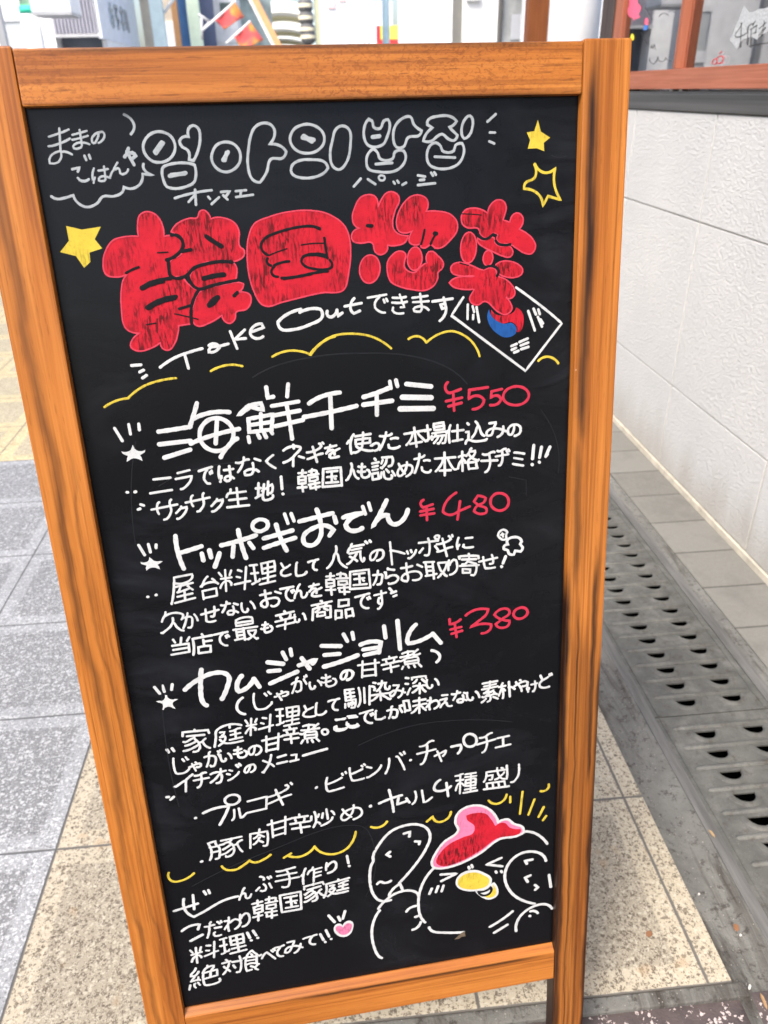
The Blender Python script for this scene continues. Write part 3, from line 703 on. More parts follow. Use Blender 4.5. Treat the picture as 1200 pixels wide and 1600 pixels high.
# writing on the board: glyph centre lines and strokes in 0.1 mm on the panel
GLYPHS = r'''い 36,55 36,64 29,77 19,80 8,72 1,44 0,0 / 80,60 79,47 72,21 64,7 61,4
え 19,0 57,5 / 33,54 35,46 48,34 50,27 / 5,29 50,27 / 0,80 29,54 41,55 45,58 48,73 55,80 80,80
お 22,18 22,19 / 22,44 40,41 57,41 69,47 72,56 69,69 58,78 42,79 40,77 / 80,23 62,12 / 22,47 22,76 17,80 10,79 0,70 1,60 14,48 22,47 / 44,16 22,19 2,19 / 22,47 22,0
か 25,22 27,0 / 66,11 75,27 80,43 / 3,79 15,54 22,23 / 0,24 39,21 46,22 51,26 52,53 48,72 41,80 28,79
が 80,7 77,0 / 77,48 65,20 / 70,13 67,5 / 4,80 17,49 22,27 / 30,3 26,6 24,26 / 23,75 27,80 40,80 45,76 51,53 50,32 42,26 0,28
き 63,79 27,80 13,77 4,67 7,54 / 45,12 41,0 / 48,12 53,32 / 48,54 67,54 57,34 / 4,12 44,13 73,9 / 80,29 57,34 0,34
く 80,80 4,42 0,36 20,22 68,0
け 3,64 9,59 13,49 12,47 / 80,21 52,23 30,22 / 39,80 45,80 54,71 60,58 63,43 61,0 / 5,77 3,64 0,59 0,23 3,1
こ 0,49 0,67 14,77 33,80 61,79 76,76 80,71 / 6,0 68,0
し 80,61 80,63 64,74 46,79 24,80 12,78 4,74 0,64 0,28 2,4 7,0
じ 47,9 55,19 / 65,2 74,14 77,14 / 80,53 80,61 68,70 53,77 25,80 7,76 0,64 2,0
す 49,56 32,58 28,56 22,49 23,39 30,31 48,31 / 80,14 0,15 / 48,0 48,31 51,42 48,64 33,77 27,80 19,78
せ 21,28 21,27 / 61,24 61,25 / 21,4 21,59 22,72 24,75 36,80 68,79 / 45,52 51,54 57,54 59,52 61,41 61,0 / 0,29 80,22
た 38,59 39,73 49,80 75,80 80,75 / 22,19 0,17 / 24,16 45,14 48,9 / 76,34 65,31 46,32 / 25,0 25,10 18,42 4,80
だ 69,15 66,8 62,5 / 42,57 37,61 37,70 43,77 59,80 74,79 / 80,10 77,2 / 74,36 45,35 / 44,17 23,19 / 0,21 21,22 / 30,0 25,6 25,15 21,22 18,40 4,79
っ 0,15 10,17 26,7 50,0 68,4 76,13 80,26 80,39 75,56 54,76 33,80
て 48,5 50,7 / 50,5 60,1 80,0 / 0,7 43,2 50,5 / 68,80 49,74 35,58 34,34 41,20 50,11 50,5
で 64,22 68,34 / 65,80 52,78 43,72 32,56 32,32 37,20 48,9 49,2 / 80,29 75,18 / 0,6 76,0
と 6,0 24,31 / 80,78 33,80 15,78 3,71 0,65 2,52 6,46 22,35 24,31 / 73,13 34,29 24,31
ど 19,36 1,55 0,63 4,73 12,78 24,80 49,80 62,78 / 19,36 28,34 55,20 / 19,36 6,9 / 64,5 67,13 / 75,0 80,9
な 2,59 21,26 23,18 / 80,24 63,15 / 27,15 29,0 / 57,61 66,62 77,69 / 56,58 33,58 26,64 25,71 29,78 35,80 50,80 54,77 57,69 55,32 / 0,16 23,18 26,15 44,13
に 75,10 40,10 / 33,55 33,66 41,74 56,76 80,74 / 2,66 8,62 12,50 / 4,80 4,68 0,62 0,32 6,0
の 42,0 39,27 29,58 21,69 9,69 3,62 0,53 0,34 6,20 22,4 32,0 42,0 / 42,0 55,0 66,5 75,16 80,29 80,48 72,66 59,76 49,80 43,79
は 60,60 68,61 80,71 / 12,52 9,62 3,66 / 60,56 59,0 / 30,19 46,20 78,18 / 60,56 36,56 29,62 28,72 37,80 52,80 59,73 60,56 / 3,80 3,66 1,66 0,61 0,35 6,0
ぶ 18,57 0,72 / 66,44 77,71 / 22,77 28,80 41,80 47,75 49,63 40,44 / 29,1 32,0 48,12 47,17 44,20 / 65,9 69,20 / 77,7 80,15
べ 66,20 59,4 / 0,56 22,19 32,14 80,80 / 79,11 74,0
ま 80,72 55,60 43,59 / 41,12 41,13 / 1,12 41,13 77,11 / 0,33 11,35 79,33 / 43,57 41,0 / 43,57 21,56 7,59 1,65 3,75 15,80 32,80 37,78 43,71 43,57
み 35,33 35,26 43,7 44,0 16,0 / 80,53 68,47 / 31,34 29,41 19,65 14,69 5,69 0,64 0,54 3,46 16,35 31,34 / 44,80 51,76 62,62 68,47 71,26 / 68,44 42,34 31,34
め 33,59 23,69 16,72 8,72 3,69 0,62 0,52 6,37 12,29 18,28 / 33,59 38,63 / 33,59 33,53 / 53,0 52,16 / 50,16 43,39 37,51 33,53 / 48,80 65,74 77,63 80,54 80,39 76,28 68,20 53,16 34,17 18,24 / 33,53 28,50 21,36 11,7
も 29,0 29,18 25,45 26,70 33,77 47,80 60,79 71,75 80,62 80,54 74,41 65,36 / 0,41 8,44 25,45 51,44 / 51,18 31,19 5,15
ゃ 38,0 46,7 / 39,80 31,52 12,11 / 22,28 20,30 / 0,38 18,33 23,27 45,19 60,16 72,18 80,24 80,42 69,50 49,49
や 43,4 37,0 / 20,27 21,28 / 47,46 52,49 66,49 73,45 79,39 80,28 78,23 73,18 67,16 54,16 40,19 0,37 / 10,9 19,27 22,29 40,80
ら 4,20 0,50 / 15,78 17,80 38,80 64,76 77,66 80,60 79,49 67,39 45,37 28,39 10,48 0,50 / 17,0 17,2 29,4 60,8
り 2,27 10,25 15,18 34,7 48,4 61,6 68,9 80,27 80,47 70,63 44,77 31,80 14,79 / 0,52 0,17 5,0
わ 0,65 13,46 20,42 / 2,19 22,18 / 23,29 27,30 / 50,77 64,72 77,60 80,52 80,38 78,32 71,25 59,20 41,24 30,32 27,32 26,28 25,30 23,29 / 23,0 23,33 20,38 20,80
を 16,34 17,27 23,20 25,12 / 73,78 37,80 26,77 21,72 22,59 36,48 48,45 / 30,11 31,0 / 48,41 57,39 80,31 / 65,10 0,12 / 4,45 15,34 41,32 46,35 48,41 48,61
ん 34,0 18,35 19,38 / 19,38 22,39 / 0,79 11,49 20,37 22,39 37,37 42,41 44,47 44,72 51,80 63,80 69,76 78,64 80,56
イ 51,80 51,25 / 0,42 5,43 20,38 41,27 51,25 54,20 80,0
ェ 41,2 41,80 / 0,80 80,80 / 8,0 75,0
オ 53,0 54,20 / 51,23 48,20 1,20 / 51,23 54,20 / 0,68 29,48 45,30 51,28 / 54,20 80,20 / 51,23 51,28 54,30 54,77 51,80 33,80
ギ 77,0 80,7 / 33,26 32,26 / 0,58 32,54 42,51 73,48 / 30,9 44,80 / 38,52 37,53 / 33,26 32,25 / 61,3 64,3 69,10 69,15 62,21 1,29
ク 38,0 34,14 / 0,39 7,36 29,15 34,14 / 7,79 20,80 46,66 64,50 80,23 79,14 34,14
コ 3,0 80,0 80,80 / 0,80 80,80
サ 26,0 21,4 21,50 / 34,80 42,78 48,72 55,60 59,49 59,4 63,0 / 0,25 80,25
シ 17,36 0,25 / 8,80 30,74 49,62 73,40 80,28 / 19,0 35,10
チ 15,80 22,79 31,71 39,53 42,44 42,7 / 80,35 0,34 / 11,7 42,7 43,5 65,0 70,1
ヂ 76,7 80,17 / 69,20 65,12 / 0,33 74,33 / 12,80 19,80 22,78 30,68 35,57 38,45 38,6 / 61,0 40,4 38,6 9,6
ッ 0,9 9,32 / 41,23 32,0 / 15,78 24,80 30,77 62,50 74,29 80,6
ト 0,30 14,30 80,45 / 2,80 0,0
ニ 80,80 0,80 / 70,0 10,0
ネ 39,14 39,0 / 38,80 38,46 / 80,59 60,49 / 0,59 38,46 42,40 58,28 65,17 63,14 3,14
バ 74,79 73,71 60,35 51,16 48,15 / 80,8 77,0 / 0,80 14,51 22,16 / 69,13 64,2
ビ 63,5 67,13 / 76,0 80,8 / 0,41 22,37 62,25 / 67,79 16,80 9,79 3,75 0,66 0,8
ポ 15,47 0,66 / 75,65 63,46 / 79,4 80,11 77,15 70,17 64,13 63,5 66,1 74,0 79,4 / 74,25 1,25 / 21,79 36,80 38,77 38,8
ミ 75,80 38,70 0,64 / 9,30 69,42 / 80,11 38,2 14,0
メ 80,67 62,50 51,42 / 51,40 16,18 / 0,79 6,80 22,70 44,50 62,25 72,0
ャ 58,46 79,23 80,15 / 26,23 25,23 / 80,15 67,15 0,28 / 42,80 19,0
ュ 12,0 62,2 62,32 56,78 / 80,80 0,78
ラ 13,0 73,0 / 21,79 30,80 58,65 75,46 80,28 0,27
リ 80,0 80,43 73,58 67,64 44,78 35,80 25,79 / 0,0 0,45
ル 46,0 46,75 52,76 58,74 70,64 80,52 / 19,1 19,34 16,51 9,70 0,80
ン 80,18 80,24 72,37 48,61 25,74 6,80 0,79 / 28,18 6,0
人 80,80 73,77 62,68 53,56 42,28 38,27 / 0,80 6,77 18,65 28,51 35,28 38,27 38,0
仕 0,36 8,27 14,25 / 29,76 78,76 / 54,76 54,1 / 26,29 80,29 / 23,0 14,21 15,80
作 11,26 5,28 0,35 / 51,57 79,57 / 79,36 51,36 / 40,15 80,15 / 51,15 51,80 / 12,80 11,22 20,0 / 26,33 37,16 40,15 45,1
使 13,23 7,25 0,34 / 43,67 34,76 26,79 21,77 / 27,9 78,9 / 53,26 29,26 29,44 75,45 75,26 53,26 / 45,67 49,60 52,48 53,0 / 14,80 13,20 20,0 / 31,53 35,59 46,69 73,79 80,77
取 30,21 6,21 / 30,60 39,59 / 45,77 47,77 55,69 58,62 63,60 / 63,52 67,50 72,38 78,8 49,7 / 63,60 66,61 73,72 80,77 / 30,42 6,42 / 6,64 6,0 / 0,0 36,0 / 30,0 30,80 / 1,65 30,62 / 63,60 63,51 60,50 53,32 49,7
台 7,75 70,75 / 6,31 8,24 30,2 36,0 / 56,12 66,20 70,28 / 7,80 7,48 68,48 70,75 / 80,34 73,28 0,31
味 0,64 0,57 / 31,38 51,38 55,40 / 55,41 59,38 80,38 / 55,41 55,40 / 25,73 38,63 47,49 54,46 / 55,43 61,47 72,64 80,72 / 0,57 19,57 18,8 0,8 0,57 / 76,15 34,15 / 55,80 55,0
品 0,75 29,75 / 80,75 49,75 / 38,26 15,26 15,0 63,0 64,26 38,26 / 0,80 0,44 29,45 29,75 / 80,80 79,44 49,44 49,80
商 42,10 40,1 35,0 / 54,29 55,22 60,16 / 24,68 54,68 54,53 25,52 24,68 / 21,17 25,20 24,30 / 51,38 65,47 / 31,37 23,44 17,47 / 0,11 80,11 / 57,78 61,80 74,78 75,31 53,29 5,30 5,79
国 0,80 80,80 / 0,80 1,0 80,1 80,80 / 57,49 54,46 / 40,62 40,16 / 17,16 64,16 / 61,38 20,38 / 16,64 67,64
地 56,27 37,32 / 65,54 71,56 75,53 76,18 56,23 / 36,36 29,37 / 0,23 22,23 / 12,58 12,1 / 56,0 56,60 / 80,68 79,76 74,80 42,80 38,77 36,36 37,9 / 25,54 14,57 1,65
場 29,76 44,62 48,55 48,51 / 44,80 48,80 56,71 64,56 64,51 / 74,13 37,13 / 28,37 80,37 / 1,19 23,19 / 64,80 73,80 75,77 78,51 38,50 / 12,54 12,0 / 37,13 38,26 74,26 73,0 38,0 37,13 / 25,47 23,51 14,53 10,57 0,61 / 24,61 34,51 38,50 40,37
家 40,42 22,52 6,57 / 4,40 7,42 30,31 35,31 / 57,46 65,62 80,75 / 46,55 16,71 5,75 0,74 / 40,0 40,6 / 78,18 77,6 4,6 4,19 / 16,22 65,22 / 66,37 59,42 57,46 46,49 / 36,23 35,31 45,46 48,67 46,74 42,79 29,80
寄 37,28 34,28 23,36 11,38 / 37,28 67,38 / 37,28 37,22 / 12,70 44,70 45,57 12,56 12,70 / 40,21 40,16 / 40,0 40,8 / 67,44 66,44 / 11,44 11,38 / 67,38 65,78 60,80 49,78 / 0,44 80,44 / 78,18 77,9 42,8 2,9 2,18 / 12,21 68,21
対 22,56 19,57 11,70 4,75 / 22,56 27,59 32,68 / 8,34 16,46 22,49 / 21,15 21,7 15,0 / 53,55 47,40 / 0,15 34,15 / 57,80 67,80 70,75 70,0 / 43,22 80,22 / 22,56 22,49 25,45 29,24
屋 34,31 27,46 / 9,16 73,16 74,1 9,0 9,16 / 47,80 47,48 / 21,63 73,63 / 80,80 12,80 / 0,80 7,54 9,16 / 9,30 77,30 / 22,48 47,48 65,44 / 75,51 70,45 65,44 64,40 60,37 60,30
店 23,78 72,78 / 46,10 43,0 / 45,33 76,33 / 45,23 45,52 / 0,80 7,48 7,11 80,11 / 23,78 23,53 45,52 71,53 72,78
庭 25,69 36,76 48,79 78,79 / 17,54 21,62 25,65 / 17,22 31,23 28,32 24,36 23,42 / 46,8 45,0 / 48,42 77,42 / 44,63 79,63 / 61,63 61,24 / 47,25 61,24 70,21 77,22 / 0,80 6,44 6,9 80,9 / 13,79 25,69 25,65 28,63 34,48 33,42 22,42 18,43
当 5,5 15,21 / 80,57 6,57 / 41,35 41,0 / 80,80 0,80 / 70,20 79,3 / 2,35 79,35 80,80
手 6,26 75,26 / 0,49 80,49 / 40,5 40,76 36,80 22,80 18,78 / 73,1 66,0 48,4 17,7 8,7 5,5
料 68,55 38,59 / 17,31 16,32 / 56,13 47,7 / 1,4 6,21 / 16,41 10,44 0,66 / 42,31 51,36 / 80,52 68,53 / 31,5 26,21 / 17,0 17,80 / 68,0 68,80 / 30,31 2,31 / 29,59 29,53 23,44 16,41
最 62,69 71,77 76,79 80,78 / 62,69 59,69 / 62,69 74,53 74,48 48,48 / 33,48 9,48 / 12,12 67,12 / 33,72 33,71 / 40,78 46,79 55,74 59,69 / 48,48 50,57 59,69 / 33,60 9,60 / 9,35 9,73 / 67,12 66,23 12,23 13,0 65,0 67,2 67,12 / 0,35 79,35 / 33,35 33,80 / 0,75 33,72
本 46,19 47,28 60,50 72,63 80,63 / 0,64 19,43 27,27 28,20 / 15,63 58,63 / 37,0 37,80 / 0,19 73,19
朴 80,44 63,30 52,29 / 17,18 18,17 / 33,44 26,32 17,29 / 0,63 0,58 7,47 11,35 16,32 / 52,79 52,0 / 0,17 34,17 / 18,80 18,34 16,32 18,0
染 7,0 17,4 / 44,9 43,9 / 1,78 12,74 22,67 31,58 32,54 / 46,54 48,59 61,70 76,78 80,77 / 15,27 11,32 / 11,18 0,13 / 39,43 39,80 / 79,26 78,36 72,38 66,37 63,34 62,9 28,9 / 23,38 30,35 38,26 44,9 44,0 / 0,53 79,53
格 80,47 77,49 73,48 / 27,50 38,49 / 71,53 39,53 / 39,77 71,77 / 0,66 0,60 9,40 14,38 / 14,34 20,35 27,43 / 15,21 14,22 / 38,49 42,44 56,35 55,34 56,35 69,18 69,12 47,11 / 42,18 38,19 33,25 27,21 2,21 / 15,80 15,3 / 42,18 57,37 73,48 / 39,77 38,49 / 71,77 71,53 73,48 / 42,18 44,12 48,9 49,3 52,0
欠 41,45 45,48 53,63 62,71 71,77 80,80 / 18,16 76,16 77,20 70,37 / 5,36 15,17 18,16 22,0 / 0,79 4,80 9,78 30,63 34,58 38,47 41,45 41,29
気 29,62 11,76 3,80 0,79 / 29,62 32,62 / 29,62 24,57 11,50 / 76,12 16,11 / 16,11 13,12 0,31 / 16,11 16,4 21,0 / 32,62 47,75 / 32,62 36,54 44,45 / 18,25 67,25 / 78,66 80,71 76,80 72,80 67,75 64,67 62,38 7,38
深 24,73 29,71 51,48 / 14,4 4,0 / 2,77 15,53 14,51 / 80,13 80,3 27,3 27,13 / 58,48 69,64 79,71 / 29,30 35,27 45,15 / 9,30 0,26 / 77,30 64,17 / 54,80 54,35 / 27,45 47,45 51,48 58,48 60,45 79,45
炒 74,48 71,56 59,69 51,74 33,80 / 13,55 18,56 26,64 27,69 / 57,0 57,52 / 42,16 37,40 / 23,31 28,17 / 71,14 75,20 80,35 / 3,19 0,37 / 2,79 9,67 14,53 15,0
煮 51,70 55,80 / 8,80 14,68 / 69,48 21,48 / 78,80 70,68 / 33,32 38,23 / 32,80 31,70 / 63,10 58,6 13,6 / 36,22 36,0 / 56,20 57,16 63,10 74,2 / 21,35 22,61 68,61 69,36 67,34 34,34 31,32 8,40 0,37 / 80,22 58,22 56,20 42,23 6,22
理 12,66 12,2 / 34,59 78,59 / 0,2 22,2 / 76,21 35,21 / 1,32 21,32 / 80,80 27,80 / 55,0 55,80 / 76,21 75,40 36,40 35,0 75,0 76,21 / 0,71 11,68 14,65 23,64 26,59
甘 63,46 17,46 / 63,75 17,75 / 0,17 80,17 / 17,80 17,0 / 63,80 63,0
生 13,18 75,18 / 0,80 80,80 / 40,80 40,0 / 11,48 72,48 / 16,2 13,18 10,19 2,33
盛 56,36 47,43 40,45 / 45,10 44,0 / 19,43 29,43 31,25 8,25 / 50,56 50,79 / 30,56 30,79 / 70,19 68,24 56,34 / 66,10 65,3 61,1 / 11,80 11,56 68,56 69,79 / 1,48 7,31 8,10 77,10 / 80,80 0,80 / 78,35 80,38 78,46 69,47 63,44 56,36 49,23 47,10
種 17,25 16,26 / 76,66 37,66 / 37,40 76,40 / 17,80 17,4 / 80,79 31,79 / 34,15 78,15 / 56,26 37,27 37,52 75,53 76,28 74,26 56,26 / 56,2 56,79 / 76,0 35,3 / 28,25 3,25 / 0,5 17,4 18,2 27,0 / 1,66 1,60 10,40 14,38 22,40 30,49
素 79,78 59,67 / 23,43 24,39 31,36 34,30 / 0,78 5,78 22,67 / 37,45 35,49 24,53 22,57 / 62,49 65,51 66,55 / 29,80 41,79 42,58 / 10,17 70,17 / 5,5 76,5 / 40,0 40,28 / 12,44 35,43 40,45 59,39 / 76,60 68,55 42,58 20,57 7,60 4,58 / 1,29 80,29
絶 3,27 15,28 / 3,27 4,21 12,10 16,0 / 58,51 58,27 / 23,58 28,72 / 16,59 14,61 16,78 / 0,79 3,61 / 48,9 49,0 / 26,47 5,48 / 39,27 39,74 41,78 45,80 75,80 80,76 80,68 / 24,16 19,26 15,28 14,33 7,41 5,48 / 37,26 77,28 76,51 39,51 / 24,36 26,47 29,51 / 63,26 63,22 67,16 67,9 45,10 40,17 37,26
肉 41,13 42,0 / 60,63 38,51 / 15,67 25,63 34,53 38,51 / 37,23 64,37 / 37,23 28,33 16,39 / 37,23 37,14 / 44,38 39,41 38,51 / 0,80 0,13 80,14 80,74 77,80 62,79
認 10,0 14,6 / 36,39 38,40 44,36 52,26 56,15 57,4 / 54,47 60,58 / 69,68 70,72 67,80 48,80 45,75 45,54 / 36,55 32,73 / 23,41 3,41 / 23,29 4,29 / 41,13 36,24 / 0,16 26,16 / 80,71 72,54 / 3,76 24,76 24,54 3,54 3,76 / 38,4 76,5 73,35 63,37
豚 52,29 40,40 32,44 / 78,19 67,28 66,32 / 66,32 56,34 / 66,32 74,58 80,67 / 23,69 28,66 36,65 52,49 56,48 / 5,47 23,47 / 4,23 22,23 / 78,3 32,3 / 0,78 5,47 4,1 21,0 22,24 24,29 23,70 22,77 14,79 / 23,25 27,22 37,21 43,17 47,17 54,8 55,3 / 40,76 40,78 44,80 51,79 56,73 58,62 56,34 47,17
辛 23,11 22,21 25,28 24,36 / 55,36 60,21 60,11 / 39,0 42,11 / 40,80 40,36 / 5,58 77,58 / 7,11 74,11 / 80,36 0,36
込 9,5 4,0 / 49,21 46,22 39,45 26,61 / 12,67 12,36 0,35 / 73,60 63,51 52,23 48,19 46,9 38,1 / 80,72 75,76 70,77 35,77 25,74 17,68 10,67 0,75 0,80
韓 54,7 55,7 / 3,37 30,37 / 64,45 46,44 46,31 75,31 76,43 64,45 / 17,50 17,80 / 17,1 17,23 / 1,10 32,10 / 43,7 72,7 74,9 74,20 / 80,56 42,56 / 80,72 47,72 46,63 / 0,63 32,63 / 64,80 64,45 / 53,21 55,0 / 17,23 3,24 4,49 17,50 30,48 30,25 17,23 / 80,21 41,21
食 40,23 38,16 35,14 / 54,69 56,75 66,80 / 54,69 35,63 / 54,69 64,61 65,58 / 60,38 16,38 / 16,21 0,26 / 61,20 60,54 / 16,23 60,25 / 70,58 64,58 61,54 16,54 / 39,77 16,80 17,18 36,1 40,0 53,13 59,16 61,20 73,25 80,22
馴 63,4 63,69 / 2,57 0,74 / 10,58 11,70 / 40,78 45,68 48,47 48,0 / 32,64 27,63 24,54 / 80,1 80,79 / 20,68 18,57 / 31,16 5,16 / 21,46 21,2 / 5,31 31,31 / 19,78 25,80 29,79 31,76 33,46 5,45 5,2 33,2
'''
